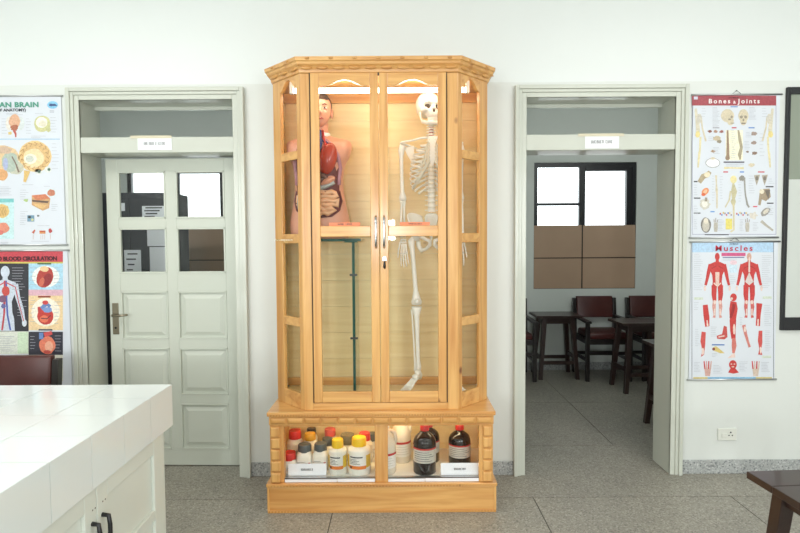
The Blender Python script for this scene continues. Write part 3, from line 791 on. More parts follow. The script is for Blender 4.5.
# sternum
stn = MB().loft([[sp(x * w, -0.068 - dy + y * 0.006, z) for x, y in ((-1, -1), (1, -1), (1.0, 1), (-1.0, 1))] for z, w, dy in
                 ((2.170, 0.014, 0.0), (2.165, 0.030, 0.0), (2.140, 0.026, 0.006), (2.118, 0.013, 0.010), (2.08, 0.016, 0.016), (2.045, 0.019, 0.018), (2.02, 0.014, 0.018), (1.995, 0.006, 0.016))]).build('sternum', 'bone', sk, world=True, bevel=0.003)
# ribs
for i in range(12):
    yb, zb = VZ[7 + i]
    f_ = i / 11; w = [0.066, 0.092, 0.108, 0.118, 0.124, 0.128, 0.130, 0.130, 0.126, 0.118, 0.104, 0.090][i]
    d_ = [0.075, 0.088, 0.098, 0.104, 0.108, 0.110, 0.110, 0.108, 0.104, 0.098, 0.09, 0.085][i]
    amax = [62, 64, 62, 60, 58, 54, 48, 38, 28, 14, -12, -30][i]; drop = [0.03, 0.045, 0.058, 0.068, 0.075, 0.082, 0.088, 0.09, 0.088, 0.078, 0.06, 0.045][i]
    for s_ in (-1, 1):
        pts = []; n = 14
        for j in range(n + 1):
            a = math.radians(-82 + (amax + 82) * j / n); q = j / n
            pts.append(sp(s_ * w * math.cos(a), 0.012 - d_ * math.sin(a) * (0.72 if a < 0 else 0.86), zb - drop * q ** 0.9))
        rb = bone('rib', pts, [(0.0070, 0.0034)] * (n + 1), n=8, flat=(0, 0, 1))
        if i < 10:
            e = Vector(pts[-1]); k = min(i, 6); zt_ = 2.150 - 0.021 * k - (0.008 if i > 6 else 0)
            t_ = Vector(sp(s_ * 0.016, -0.078 - 0.012 * min(1, k / 3), zt_))
            mdl = (e + t_) / 2 + Vector((0, -0.010, -0.012 if i > 4 else 0))
            MB().tube([e, e * .75 + mdl * .25, mdl, t_], [(0.0048, 0.0030)] * 4, 8, (0, 0, 1)).build('costal_cartilage', 'cartilage', rb, smooth=True, world=True)
# shoulder girdle, arms, hands, pelvis, legs and feet, both sides
for s_ in (-1, 1):
    q = lambda x, y, z: sp(s_ * x, y, z)
    bone('clavicle', [q(0.022, -0.068, 2.160), q(0.065, -0.070, 2.158), q(0.115, -0.035, 2.150), q(0.160, -0.005, 2.148), q(0.180, -0.004, 2.142)], [0.0085, 0.0065, 0.006, 0.0065, 0.009])
    sc_ = MB().prism([(0.165, 2.125), (0.105, 2.138), (0.098, 2.030), (0.106, 2.010), (0.150, 2.085)], lambda p: q(p[0], 0.080 - 0.15 * (p[0] - 0.07), p[1]), lambda p: q(p[0], 0.088 - 0.15 * (p[0] - 0.07), p[1])).build('scapula', 'bone', sk, world=True, bevel=0.003)
    MB().tube([q(0.075, 0.092, 2.115), q(0.13, 0.075, 2.135), q(0.182, 0.03, 2.145), q(0.186, 0.0, 2.140)], [0.005, 0.007, 0.008, 0.007]).build('scapular_spine', 'bone', sc_, smooth=True, world=True)
    bone('humerus', [q(0.160, 0.012, 2.122), q(0.176, 0.010, 2.118), q(0.183, 0.010, 2.095), q(0.183, 0.010, 2.06), q(0.181, 0.012, 1.95), q(0.178, 0.012, 1.85), q(0.176, 0.010, 1.812), q(0.174, 0.008, 1.795)],
         [0.014, 0.022, 0.019, 0.0125, 0.0105, 0.0125, (0.012, 0.023), (0.010, 0.021)], n=14, flat=(0, 1, 0))
    bone('ulna', [q(0.168, 0.022, 1.806), q(0.168, 0.014, 1.785), q(0.168, 0.010, 1.74), q(0.166, 0.0, 1.62), q(0.163, -0.005, 1.572)], [0.010, 0.011, 0.0075, 0.006, 0.006])
    bone('radius', [q(0.184, 0.006, 1.792), q(0.184, 0.004, 1.770), q(0.186, -0.002, 1.68), q(0.186, -0.010, 1.60), q(0.184, -0.010, 1.570)], [0.011, 0.007, 0.0075, 0.009, 0.012])
    cp = MB()
    for i_, (x, z) in enumerate(((0.162, 1.556), (0.174, 1.558), (0.186, 1.556), (0.160, 1.542), (0.170, 1.541), (0.180, 1.541), (0.190, 1.543))): cp.sphere(q(x, -0.012, z), (0.0068, 0.007, 0.0075), 8, 6)
    hd = cp.build('hand', 'bone', sk, smooth=True, world=True)
    for fi, (bx, spread, L_) in enumerate(((0.158, -0.030, 0.86), (0.166, -0.012, 0.97), (0.175, 0.004, 1.0), (0.184, 0.022, 0.95), (0.194, 0.060, 0.66))):
        m_ = MB(); p0 = Vector((bx, -0.014, 1.532 if fi < 4 else 1.540)); dirn = Vector((spread * 3.2, -0.30, -1)).normalized()
        for si, ln in enumerate((0.066, 0.040, 0.026, 0.019)):
            ln *= L_
            p1 = p0 + dirn * ln
            a_, b_, c_, d__ = p0 + dirn * 0.001, p0 + dirn * (ln * .25), p0 + dirn * (ln * .75), p1 - dirn * 0.001
            k_ = 1 - si * 0.13
            m_.tube([q(*a_), q(*b_), q(*c_), q(*d__)], [0.0066 * k_, 0.0046 * k_, 0.0046 * k_, 0.0064 * k_], 7)
            p0 = p1; dirn = (dirn + Vector((-0.05, -0.10, 0))).normalized()
        m_.build('finger', 'bone', hd, smooth=True, world=True)
    # hip bone: flared wing, socket block, pubic ring
    wing = MB(); nu_, nv_ = 9, 8; top_ = []; rows = []
    for side in (1, -1):
        for i_ in range(nv_):
            row = []
            for j_ in range(nu_):
                u = j_ / (nu_ - 1); v = i_ / (nv_ - 1)
                a = math.radians(-50 + 140 * u)
                ex = 0.040 + 0.090 * v * (0.55 + 0.45 * math.cos(math.radians(-60 + 130 * u)))
                x = 0.038 + 0.045 * u * (1 - v * .4) + 0.088 * v * math.sin(math.radians(10 + 125 * u))
                y = 0.060 - 0.125 * u * (0.40 + 0.60 * v)
                z = 1.580 + 0.155 * v * (0.62 + 0.38 * math.sin(PI * (0.12 + 0.78 * u))) - 0.035 * u * v - 0.01 * u
                row.append(q(x + side * 0.0025, y + side * 0.0015, z))
            rows.append(row)
    vsx = [p for r_ in rows for p in r_]; fsx = []
    for sd in (0, 1):
        o_ = sd * nu_ * nv_
        for i_ in range(nv_ - 1):
            for j_ in range(nu_ - 1): fsx.append((o_ + i_ * nu_ + j_, o_ + i_ * nu_ + j_ + 1, o_ + (i_ + 1) * nu_ + j_ + 1, o_ + (i_ + 1) * nu_ + j_))
    k_ = nu_ * nv_
    bl = [j for j in range(nu_)] + [i_ * nu_ + nu_ - 1 for i_ in range(1, nv_)] + [(nv_ - 1) * nu_ + j for j in range(nu_ - 2, -1, -1)] + [i_ * nu_ for i_ in range(nv_ - 2, 0, -1)]
    for a_, b_ in zip(bl, bl[1:] + bl[:1]): fsx.append((a_, b_, b_ + k_, a_ + k_))
    wing.add(vsx, fsx)
    hb = wing.build('hip_bone', 'bone', sk, smooth=True, world=True, subsurf=1)
    crest = rows[nv_ - 1]
    MB().tube(crest, [0.006] * len(crest), 8).build('iliac_crest', 'bone', hb, smooth=True, world=True)
    MB().sphere(q(0.092, 0.0, 1.580), (0.030, 0.032, 0.034)).build('hip_socket', 'bone', hb, smooth=True, world=True)
    MB().tube([q(0.085, -0.015, 1.585), q(0.045, -0.050, 1.562), q(0.014, -0.058, 1.548), q(0.016, -0.054, 1.525), q(0.038, -0.030, 1.500), q(0.062, 0.005, 1.490), q(0.078, 0.020, 1.515), q(0.085, 0.015, 1.555)],
              [0.014, 0.010, 0.012, 0.012, 0.009, 0.014, 0.014, 0.015], 10).build('pubic_ring', 'bone', hb, smooth=True, world=True)
    bone('femur', [q(0.094, -0.002, 1.578), q(0.112, 0.0, 1.568), q(0.126, 0.0, 1.548), q(0.120, 0.0, 1.50), q(0.110, -0.004, 1.38), q(0.100, -0.004, 1.25), q(0.096, 0.0, 1.200), q(0.095, 0.002, 1.176), q(0.095, 0.004, 1.160)],
         [0.021, 0.014, 0.022, 0.0155, 0.0135, 0.0145, (0.020, 0.026), (0.026, 0.034), (0.022, 0.030)], n=14, flat=(0, 1, 0), sub=0)
    bone('patella', [q(0.095, -0.030, 1.198), q(0.095, -0.036, 1.182), q(0.095, -0.032, 1.166)], [0.008, 0.017, 0.008])
    bone('tibia', [q(0.095, 0.002, 1.148), q(0.095, 0.002, 1.134), q(0.094, -0.002, 1.09), q(0.091, -0.004, 0.95), q(0.087, 0.0, 0.82), q(0.084, 0.002, 0.775), q(0.084, 0.004, 0.757)],
         [(0.022, 0.032), (0.022, 0.031), 0.0175, 0.0130, 0.0118, 0.017, 0.017], n=14, flat=(0, 1, 0))
    bone('fibula', [q(0.122, 0.016, 1.128), q(0.121, 0.016, 1.09), q(0.113, 0.014, 0.95), q(0.106, 0.010, 0.80), q(0.104, 0.010, 0.748)], [0.010, 0.006, 0.006, 0.006, 0.010])
    # foot, toes pointing forward, down and outward
    ft_ = MB(); ft_.sphere(q(0.088, 0.006, 0.738), (0.022, 0.030, 0.018), 12, 8); ft_.tube([q(0.084, 0.012, 0.735), q(0.078, 0.052, 0.708), q(0.076, 0.062, 0.688)], [0.018, 0.020, 0.013], 10)
    ft_.sphere(q(0.104, -0.030, 0.722), (0.022, 0.022, 0.015), 10, 8)
    fo = ft_.build('foot', 'bone', sk, smooth=True, world=True)
    for ti in range(5):
        f_ = ti / 4
        a_ = Vector((0.092 + 0.034 * f_, -0.040 + 0.008 * f_, 0.716 - 0.006 * f_)); b_ = Vector((0.130 + 0.040 * f_, -0.090 + 0.034 * f_, 0.672 - 0.004 * f_))
        c_ = b_ + Vector((0.022, -0.024 + 0.012 * f_, -0.020)); d__ = c_ + Vector((0.010, -0.012, -0.013))
        m_ = MB(); kk = 1.25 if ti == 0 else 0.85
        for u, v in ((a_, b_), (b_, c_), (c_, d__)):
            m_.tube([q(*u), q(*(u * .7 + v * .3)), q(*(u * .3 + v * .7)), q(*v)], [0.0075 * kk, 0.0050 * kk, 0.0050 * kk, 0.0072 * kk], 7)
        m_.build('toe', 'bone', fo, smooth=True, world=True)
MB().loft([[sp(x * w, 0.045 + dy + y * t_, z) for x, y in ((-1, -1), (1, -1), (1, 1), (-1, 1))] for z, w, dy, t_ in
           ((1.722, 0.030, -0.005, 0.020), (1.70, 0.050, 0.0, 0.020), (1.66, 0.040, 0.018, 0.014), (1.61, 0.024, 0.032, 0.010), (1.575, 0.010, 0.028, 0.006), (1.55, 0.005, 0.012, 0.005))]).build('sacrum', 'bone', sk, world=True, smooth=True, subsurf=2)

# ================================================================== TORSO MODEL
TX, TY, TZ = -0.485, -0.225, SH + 0.008
to = thing('torso_model', 'flesh coloured anatomy torso model with open chest and dark hair in the cabinet', 'anatomy model', (TX, TY, TZ))
def tp_(x, y, z): return (TX + x, TY + y, z)
rings = []
n = 40
prof = [  # z, half width, half depth, centre y, squareness
    (TZ, 0.168, 0.098, 0.010, 2.3), (TZ + 0.015, 0.176, 0.104, 0.010, 2.3), (1.640, 0.182, 0.108, 0.008, 2.3), (1.700, 0.176, 0.104, 0.006, 2.3), (1.780, 0.158, 0.098, 0.004, 2.4),
    (1.860, 0.146, 0.096, 0.002, 2.5), (1.930, 0.143, 0.100, 0.0, 2.5), (1.990, 0.152, 0.106, 0.0, 2.5), (2.030, 0.166, 0.108, 0.0, 2.5), (2.060, 0.184, 0.106, 0.002, 2.6),
    (2.100, 0.195, 0.098, 0.006, 2.7), (2.135, 0.196, 0.086, 0.012, 2.7), (2.152, 0.188, 0.072, 0.018, 2.6), (2.163, 0.165, 0.062, 0.020, 2.4), (2.172, 0.120, 0.058, 0.020, 2.2), (2.182, 0.078, 0.056, 0.018, 2.0), (2.196, 0.058, 0.056, 0.016, 2.0), (2.225, 0.054, 0.056, 0.014, 2.0), (2.26, 0.056, 0.058, 0.014, 2.0)]
for z, rx, ry, cy, sq in prof:
    ring = []
    for j in range(n):
        a = 2 * PI * j / n; ca, sa = math.cos(a), math.sin(a); k = (abs(ca) ** sq + abs(sa) ** sq) ** (-1 / sq)
        ring.append(tp_(rx * k * ca, cy + ry * k * sa, z))
    rings.append(ring)
body = MB().loft(rings)
HZ = 2.335
hv, hf = star_mesh([((0, 0.018, 0.022), (0.076, 0.094, 0.090)), ((0, -0.025, -0.045), (0.052, 0.056, 0.052)), ((0, -0.040, -0.075), (0.030, 0.034, 0.026)), ((0, -0.020, -0.02), (0.066, 0.062, 0.055))],
                   [((0, -0.090, -0.030), 0.013, (0, -0.020, 0)), ((0, -0.085, -0.012), 0.011, (0, -0.010, 0)), ((0.030, -0.080, 0.004), 0.016, (0, 0.010, 0)), ((-0.030, -0.080, 0.004), 0.016, (0, 0.010, 0)),
                    ((0, -0.085, -0.062), 0.014, (0, -0.006, 0)), ((0, -0.075, -0.092), 0.016, (0, -0.006, 0))], 64, 48, 140)
HT_ = math.radians(11)
def th_(x, y, z): return tp_(0.003 + x * math.cos(HT_) - y * math.sin(HT_), x * math.sin(HT_) + y * math.cos(HT_), z)
body.add([th_(x, y, z + HZ) for x, y, z in hv], hf)
for s_ in (-1, 1):
    body.sphere(th_(s_ * 0.078, 0.012, HZ - 0.012), (0.009, 0.020, 0.031), 12, 10)
bo = body.build('body', 'skin', to, smooth=True, world=True)
hv2 = []
for x, y, z in hv: hv2.append(th_(x * 1.045, 0.018 + (y - 0.018) * 1.045, HZ + 0.022 + (z - 0.022) * 1.05))
def hairline(x, y, z): return z > 0.052 if y < -0.035 else z > 0.052 - (y + 0.035) * 1.9
ff = [f for f in hf if all(hairline(*hv[i]) for i in f)]
used = sorted({i for f in ff for i in f}); mp_ = {i: k for k, i in enumerate(used)}
MB().add([hv2[i] for i in used], [tuple(mp_[i] for i in f) for f in ff]).build('hair', 'hair', to, smooth=True, world=True)
for s_ in (-1, 1):
    e = MB().sphere(th_(s_ * 0.030, -0.0685, HZ + 0.004), (0.0125, 0.007, 0.0065)).build('eye', 'eye_white', to, smooth=True, world=True)
    MB().sphere(th_(s_ * 0.030, -0.0735, HZ + 0.004), (0.0055, 0.003, 0.0058)).build('iris', 'eye_dark', e, smooth=True, world=True)
    MB().tube([th_(s_ * 0.014, -0.082, HZ + 0.020), th_(s_ * 0.030, -0.079, HZ + 0.026), th_(s_ * 0.046, -0.068, HZ + 0.020)], [0.002, 0.0035, 0.0015], 6).build('eyebrow', 'hair', to, smooth=True, world=True)
MB().tube([th_(-0.022, -0.079, HZ - 0.063), th_(-0.008, -0.089, HZ - 0.060), th_(0.0, -0.0895, HZ - 0.062), th_(0.008, -0.089, HZ - 0.060), th_(0.022, -0.079, HZ - 0.063)], [0.002, 0.006, 0.0055, 0.006, 0.002], 8).build('lips', 'lip', to, smooth=True, world=True)
# white tag round the neck
nt_ = MB(); seg = 28
nt_.loft([[tp_(rx * math.cos(2 * PI * j / seg), 0.014 + rx * math.sin(2 * PI * j / seg), z) for j in range(seg)] for rx, z in ((0.0600, 2.180), (0.0690, 2.178), (0.0670, 2.200), (0.0590, 2.200))])
nt_.build('neck_tag', 'paper', to, smooth=False, world=True)
# chest window: dark cavity, cut rim, organs
def front_y(x, z):
    for (za, ra, da, ca_, sa_), (zb, rb, db, cb_, sb_) in zip(prof, prof[1:]):
        if za <= z <= zb:
            t = (z - za) / (zb - za); rx = ra + (rb - ra) * t; ry = da + (db - da) * t; cy = ca_ + (cb_ - ca_) * t; sq = sa_ + (sb_ - sa_) * t
            return cy - ry * max(0.0, 1 - min(0.999, abs(x) / rx) ** sq) ** (1 / sq)
    return -0.09
out = [(0.0, 2.160), (0.045, 2.150), (0.085, 2.110), (0.112, 2.050), (0.120, 1.985), (0.112, 1.920), (0.112, 1.850), (0.124, 1.790), (0.112, 1.735), (0.075, 1.700), (0.0, 1.690)]
out = [(x * 1.13, z) for x, z in out]
loop = out + [(-x, z) for x, z in reversed(out[1:-1])]
cav = MB(); nl = len(loop)
cvs = [tp_(x * k, front_y(x * k, z0) - 0.0035, z0) for k in (0.02, 0.35, 0.7, 1.0) for x, z0 in [(x, 1.925 + (z - 1.925) * k) for x, z in loop]]
# (rings shrink towards the middle of the opening)
cav.add(cvs, [(r_ * nl + j, r_ * nl + (j + 1) % nl, (r_ + 1) * nl + (j + 1) % nl, (r_ + 1) * nl + j) for r_ in range(3) for j in range(nl)] + [tuple(range(nl))])
cav.build('chest_cavity', 'cavity', to, smooth=True, world=True)
rim = []
for i in range(nl):
    for t in (0, 0.5):
        a, b = loop[i], loop[(i + 1) % nl]; x, z = a[0] + (b[0] - a[0]) * t, a[1] + (b[1] - a[1]) * t
        rim.append(tp_(x, front_y(x, z) - 0.004, z))
rim.append(rim[0])
up_ = [p for p in rim if p[2] > 1.88]; lo_ = [p for p in rim if p[2] <= 1.885]
half = [p for p in rim[:-1] if p[0] >= TX - 1e-6 and p[2] > 1.87]; half.sort(key=lambda p: -p[2])
for s_ in (1, -1):
    MB().tube([(TX + s_ * (p[0] - TX), p[1], p[2]) for p in half], [(0.012, 0.009)] * len(half), 10).build('cut_rim', 'rim', to, smooth=True, world=True)
low = [p for p in rim[:-1] if p[0] >= TX - 1e-6 and p[2] <= 1.875]; low.sort(key=lambda p: -p[2])
for s_ in (1, -1):
    MB().tube([(TX + s_ * (p[0] - TX), p[1], p[2]) for p in low], [(0.005, 0.005)] * len(low), 8).build('cut_edge', 'cavity', to, smooth=True, world=True)
def organ(name, m, x, z, rx, rz, d=0.028, rot=0, par=None, dy=0.0):
    M3 = Matrix.Rotation(rot, 3, 'Y')
    return MB().sphere(tp_(x, front_y(min(abs(x), .12), z) + dy, z), (rx, d, rz), 20, 14, M3).build(name, m, par or to, smooth=True, world=True)
for s_ in (-1, 1): organ('lung', 'lung', s_ * 0.066, 2.035, 0.052, 0.094, 0.044, s_ * 0.22)
organ('heart', 'heart', 0.008, 2.010, 0.034, 0.048, 0.052, -0.4)
organ('liver', 'liver', -0.025, 1.918, 0.082, 0.030, 0.040, 0.12); organ('liver_lobe', 'liver', 0.035, 1.935, 0.045, 0.018, 0.036, 0.5)
organ('stomach', 'stomach', 0.062, 1.905, 0.048, 0.026, 0.038, -0.5)
MB().tube([tp_(x, front_y(abs(x), z) - 0.020, z) for x, z in ((-0.105, 1.745), (-0.106, 1.80), (-0.098, 1.852), (-0.05, 1.862), (0.0, 1.858), (0.05, 1.872), (0.100, 1.898))], [0.013, 0.014, 0.014, 0.013, 0.013, 0.013, 0.012], 12).build('colon', 'colon', to, smooth=True, world=True)
ip = []
for r_ in range(6):
    z = 1.838 - r_ * 0.024; w = [0.104, 0.114, 0.118, 0.114, 0.100, 0.074][r_]
    xs_ = [(-1 + 2 * i / 10) * w for i in range(11)]
    if r_ % 2: xs_.reverse()
    for i, x in enumerate(xs_): ip.append(tp_(x, front_y(abs(x), z) - 0.014 - 0.006 * math.sin(i * 1.9 + r_), z + 0.006 * math.sin(i * 2.3 + r_ * 1.7)))
MB().tube(ip, 0.0150, 10).build('intestine', 'intestine', to, smooth=True, world=True)
organ('appendix_spot', 'heart', 0.050, 1.842, 0.010, 0.006, 0.034, 0.5)
for x, m in ((0.018, 'vein'), (-0.018, 'vein'), (0.036, 'artery'), (-0.034, 'artery'), (0.0, 'artery')):
    MB().tube([tp_(x * .8, -0.045, 2.212), tp_(x, -0.060, 2.165), tp_(x * 1.4, -0.090, 2.125), tp_(x * .9, -0.108, 2.08)], [0.006, 0.0075, 0.008, 0.007], 8).build('blood_vessel', m, to, smooth=True, world=True)
MB().tube([tp_(0.012, -0.070, 2.150), tp_(0.05, -0.078, 2.140), tp_(0.082, -0.080, 2.118)], [0.006, 0.007, 0.005], 8).build('blood_vessel', 'vein', to, smooth=True, world=True)

# ================================================================== BOTTLES IN THE BASE
BF = 0.186
def patch(r, z0, z1, a0, a1, n=14, sq=2.0, off=0.0009, sx=1.0, sy=1.0):
    """label wrapped on a round or squarish body; angle 0 faces the front (-Y)"""
    m_ = MB(); rows = []
    for z in (z0, z1):
        row = []
        for i in range(n + 1):
            a = math.radians(a0 + (a1 - a0) * i / n) - PI / 2; ca, sa = math.cos(a), math.sin(a); k = (abs(ca) ** sq + abs(sa) ** sq) ** (-1 / sq)
            row.append(((r + off) * k * ca * sx, (r + off) * k * sa * sy, z))
        rows.append(row)
    return m_.loft(rows, caps=False, closed=False)
def cap_mesh(r, z0, h):
    prof = [(r * 0.98, z0), (r, z0 + 0.002), (r * 0.97, z0 + h * .85), (r * 0.9, z0 + h)]
    rings = []
    for rr, z in prof:
        rings.append([((rr * (1 - (0.03 if j % 2 and z < z0 + h * .9 else 0))) * math.cos(2 * PI * j / 36), (rr * (1 - (0.03 if j % 2 and z < z0 + h * .9 else 0))) * math.sin(2 * PI * j / 36), z) for j in range(36)])
    return MB().loft(rings)
def jar(label, px, captop, Y, r, caph, cap, cap_r, style, sq=2.0, rz=0, cat='bottle', group='white plastic reagent bottles'):
    X, zt = onY(px, captop, Y); h = zt - BF
    t = thing('reagent_bottle', label, cat, (X, Y, BF), rz, group)
    zs = h - caph; sh = r * (0.55 if style == 'wide' else 0.85); zb = zs - sh * 0.6
    nr = cap_r * 0.9
    prof = [(r * 0.9, 0), (r, 0.006), (r, zb * 0.98), (r * 0.97, zb + (zs - zb) * .2), (r * 0.86, zb + (zs - zb) * .5), (nr + (r - nr) * .2, zb + (zs - zb) * .85), (nr, zs), (nr, zs + 0.004)]
    MB().lathe(prof, 32, sq=sq).build('bottle_body', 'plastic_white', t, smooth=True, auto=40)
    cap_mesh(cap_r, zs, caph).build('cap', cap, t, smooth=True, auto=35)
    a, b = zb * 0.12, zb * 0.93
    if style == 'wide':
        lb_ = patch(r, zb * .28, zb * .86, -75, 75, 18, sq).build('label', 'label_white', t)
        patch(r, zb * .34, zb * .86, 40, 78, 8, sq, 0.0014).build('label_panel', 'label_yellow', lb_)
        patch(r, zb * .34, zb * .86, -78, -52, 8, sq, 0.0014).build('label_panel', 'label_yellow', lb_)
        patch(r, zb * .30, zb * .44, -52, 40, 12, sq, 0.0016).build('label_band', 'label_orange', lb_)
        for k, (z, w) in enumerate(((.77, 30), (.69, 16), (.63, 22), (.57, 18), (.51, 24))):
            patch(r, zb * z, zb * (z + (.05 if k == 0 else .018)), -45, -45 + w * 2.2, 8, sq, 0.0018).build('print_line', 'ink', lb_)
        patch(r, zb * .33, zb * .41, -46, -34, 3, sq, 0.0020).build('hazard_mark', 'ink', lb_)
    else:
        lb_ = patch(r, zb * .30, zb * .80, -60, 60, 14, sq).build('label', 'label_white', t)
        for k in range(5):
            patch(r, zb * (.70 - .08 * k), zb * (.72 - .08 * k), -45, 10 + 30 * ((k * 7) % 3) / 2, 8, sq, 0.0014).build('print_line', 'ink', lb_)
        patch(r, zb * .60, zb * .66, 28, 42, 3, sq, 0.0014).build('hazard_mark', 'label_red', lb_)
    return t
jar('white plastic jar with broad yellow cap, the larger of the two front yellow-capped ones', 359, 437, -0.390, 0.067, 0.047, 'cap_yellow', 0.044, 'wide')
jar('slimmer white plastic jar with yellow cap beside the larger yellow-capped one', 337.5, 439, -0.400, 0.053, 0.047, 'cap_yellow', 0.035, 'wide')
jar('square white bottle with dark grey cap, left of the two behind the white card', 304.5, 444, -0.355, 0.046, 0.042, 'cap_grey', 0.040, 'plain', 4.0, 0.05)
jar('square white bottle with dark grey cap, right of the two behind the white card', 320.5, 443, -0.355, 0.046, 0.042, 'cap_grey', 0.038, 'plain', 4.0, -0.04)
jar('short white bottle with red cap in the front left corner of the cabinet base', 289.5, 452, -0.375, 0.046, 0.042, 'cap_red', 0.039, 'plain', 3.0)
jar('white bottle with bright red cap at the back left of the cabinet base', 295, 430, -0.200, 0.050, 0.050, 'cap_red', 0.040, 'plain')
jar('tall white bottle with black cap at the very back of the cabinet base', 311.5, 428, -0.085, 0.038, 0.040, 'cap_black', 0.030, 'plain')
jar('white bottle with ochre yellow cap standing behind the grey-capped bottles', 310, 433, -0.235, 0.046, 0.040, 'cap_ochre', 0.036, 'plain')
jar('white bottle with faded pinkish red cap at the back of the cabinet base', 330, 428.5, -0.120, 0.046, 0.045, 'cap_pink', 0.036, 'plain')
jar('white bottle with grey cap half hidden behind the second grey-capped bottle', 327.5, 438, -0.240, 0.042, 0.040, 'cap_grey', 0.034, 'plain')
jar('white jar with wide olive grey cap between the two yellow-capped jars', 347.5, 434, -0.250, 0.056, 0.055, 'cap_olive', 0.045, 'plain')
jar('white bottle with red cap behind the larger yellow-capped jar', 364.5, 432.5, -0.230, 0.050, 0.045, 'cap_red', 0.036, 'plain')
jar('white bottle with slate grey cap in the back right corner of the left compartment', 371.5, 433, -0.110, 0.040, 0.045, 'cap_grey', 0.034, 'plain')
def amber(label, px, captop, Y, r):
    X, zt = onY(px, captop, Y); h = min(zt - BF, 0.315)
    t = thing('amber_bottle', label, 'bottle', (X, Y, BF), 0, 'dark amber glass bottles')
    prof = [(r * .92, 0), (r, 0.006), (r, h * .62), (r * .96, h * .68), (r * .84, h * .745), (r * .62, h * .80), (r * .40, h * .835), (r * .30, h * .86), (r * .29, h * .92)]
    MB().lathe(prof, 36).build('bottle_body', 'amber', t, smooth=True)
    cap_mesh(r * .40, h * .885, h * .115).build('cap', 'cap_red', t, smooth=True, auto=35)
    l_ = patch(r, h * .26, h * .55, -78, 78, 18).build('label', 'label_grey', t)
    patch(r, h * .53, h * .565, -78, 78, 18, off=0.0014).build('label_band', 'label_red', l_)
    for k in range(5): patch(r, h * (.48 - .045 * k), h * (.49 - .045 * k), -60, 20 + 15 * (k % 3), 10, off=0.0014).build('print_line', 'ink', l_)
    return t
amber('dark amber glass bottle with red cap, front one in the right compartment', 424.5, 424.5, -0.385, 0.0675)
amber('dark amber glass bottle standing directly behind the front amber bottle', 428.5, 422, -0.215, 0.0675)
amber('dark amber glass bottle with red cap behind the white card on the right', 459.5, 424.5, -0.290, 0.067)
def jug(label, px, Y, r, h, lz):
    X = onY(px, 450, Y)[0]
    t = thing('plastic_jug', label, 'jug', (X, Y, BF), 0, 'milky plastic jugs')
    MB().lathe([(r * .92, 0), (r, 0.008), (r, h * .55), (r * .92, h * .64), (r * .66, h * .76), (r * .40, h * .86), (r * .34, h * .9)], 30).build('jug_body', 'plastic_milky', t, smooth=True)
    cap_mesh(r * .40, h * .9, h * .1).build('cap', 'plastic_white', t, smooth=True, auto=35)
    MB().tube([(r * .9, 0, h * .58), (r * .98, 0, h * .68), (r * .85, 0, h * .82), (r * .35, 0, h * .86)], [0.010, 0.010, 0.010, 0.010], 10).build('handle', 'plastic_milky', t, smooth=True)
    l_ = patch(r, h * (lz - .28), h * lz, -80, 80, 16).build('label', 'label_white', t)
    patch(r, h * (lz - .02), h * (lz + .025), -80, 80, 16, off=0.0014).build('label_band', 'label_red', l_)
    for k in range(4): patch(r, h * (lz - .08 - .05 * k), h * (lz - .07 - .05 * k), -55, 40 + 10 * (k % 2), 10, off=0.0014).build('print_line', 'label_grey', l_)
    return t
jug('milky plastic jug with red-striped label half hidden by the base divider', 385.5, -0.385, 0.062, 0.29, 0.42)
jug('milky plastic jug with red-striped label at the back beside the amber bottles', 401, -0.215, 0.060, 0.30, 0.42)
# folded name cards
def name_card(label, x0p, x1p, Y, sd):
    x0_ = onY(x0p, 470, Y)[0]; x1_ = onY(x1p, 470, Y)[0]
    t = thing('name_card', label, 'card', ((x0_ + x1_) / 2, Y, BF), 0, 'folded white name cards')
    h = 0.072
    m_ = MB()
    m_.add([(x0_, Y, BF + 0.006), (x1_, Y, BF + 0.006), (x1_, Y + 0.012, BF + h), (x0_, Y + 0.012, BF + h), (x1_, Y + 0.05, BF + 0.001), (x0_, Y + 0.05, BF + 0.001)], [(0, 1, 2, 3), (3, 2, 4, 5)])
    o = m_.build('folded_card', 'card', t, world=True)
    so = o.modifiers.new('solid', 'SOLIDIFY'); so.thickness = 0.0012
    xm_ = (x0_ + x1_) / 2
    scribble([9], xm_ - 0.035, xm_ + 0.035, BF + 0.034, BF + 0.046, Y + 0.0025, t, seed=sd)
name_card('folded white name card in front of the grey-capped bottles', 288, 326, -0.448, 11)
name_card('folded white name card in front of the right amber bottle', 441, 479, -0.452, 12)

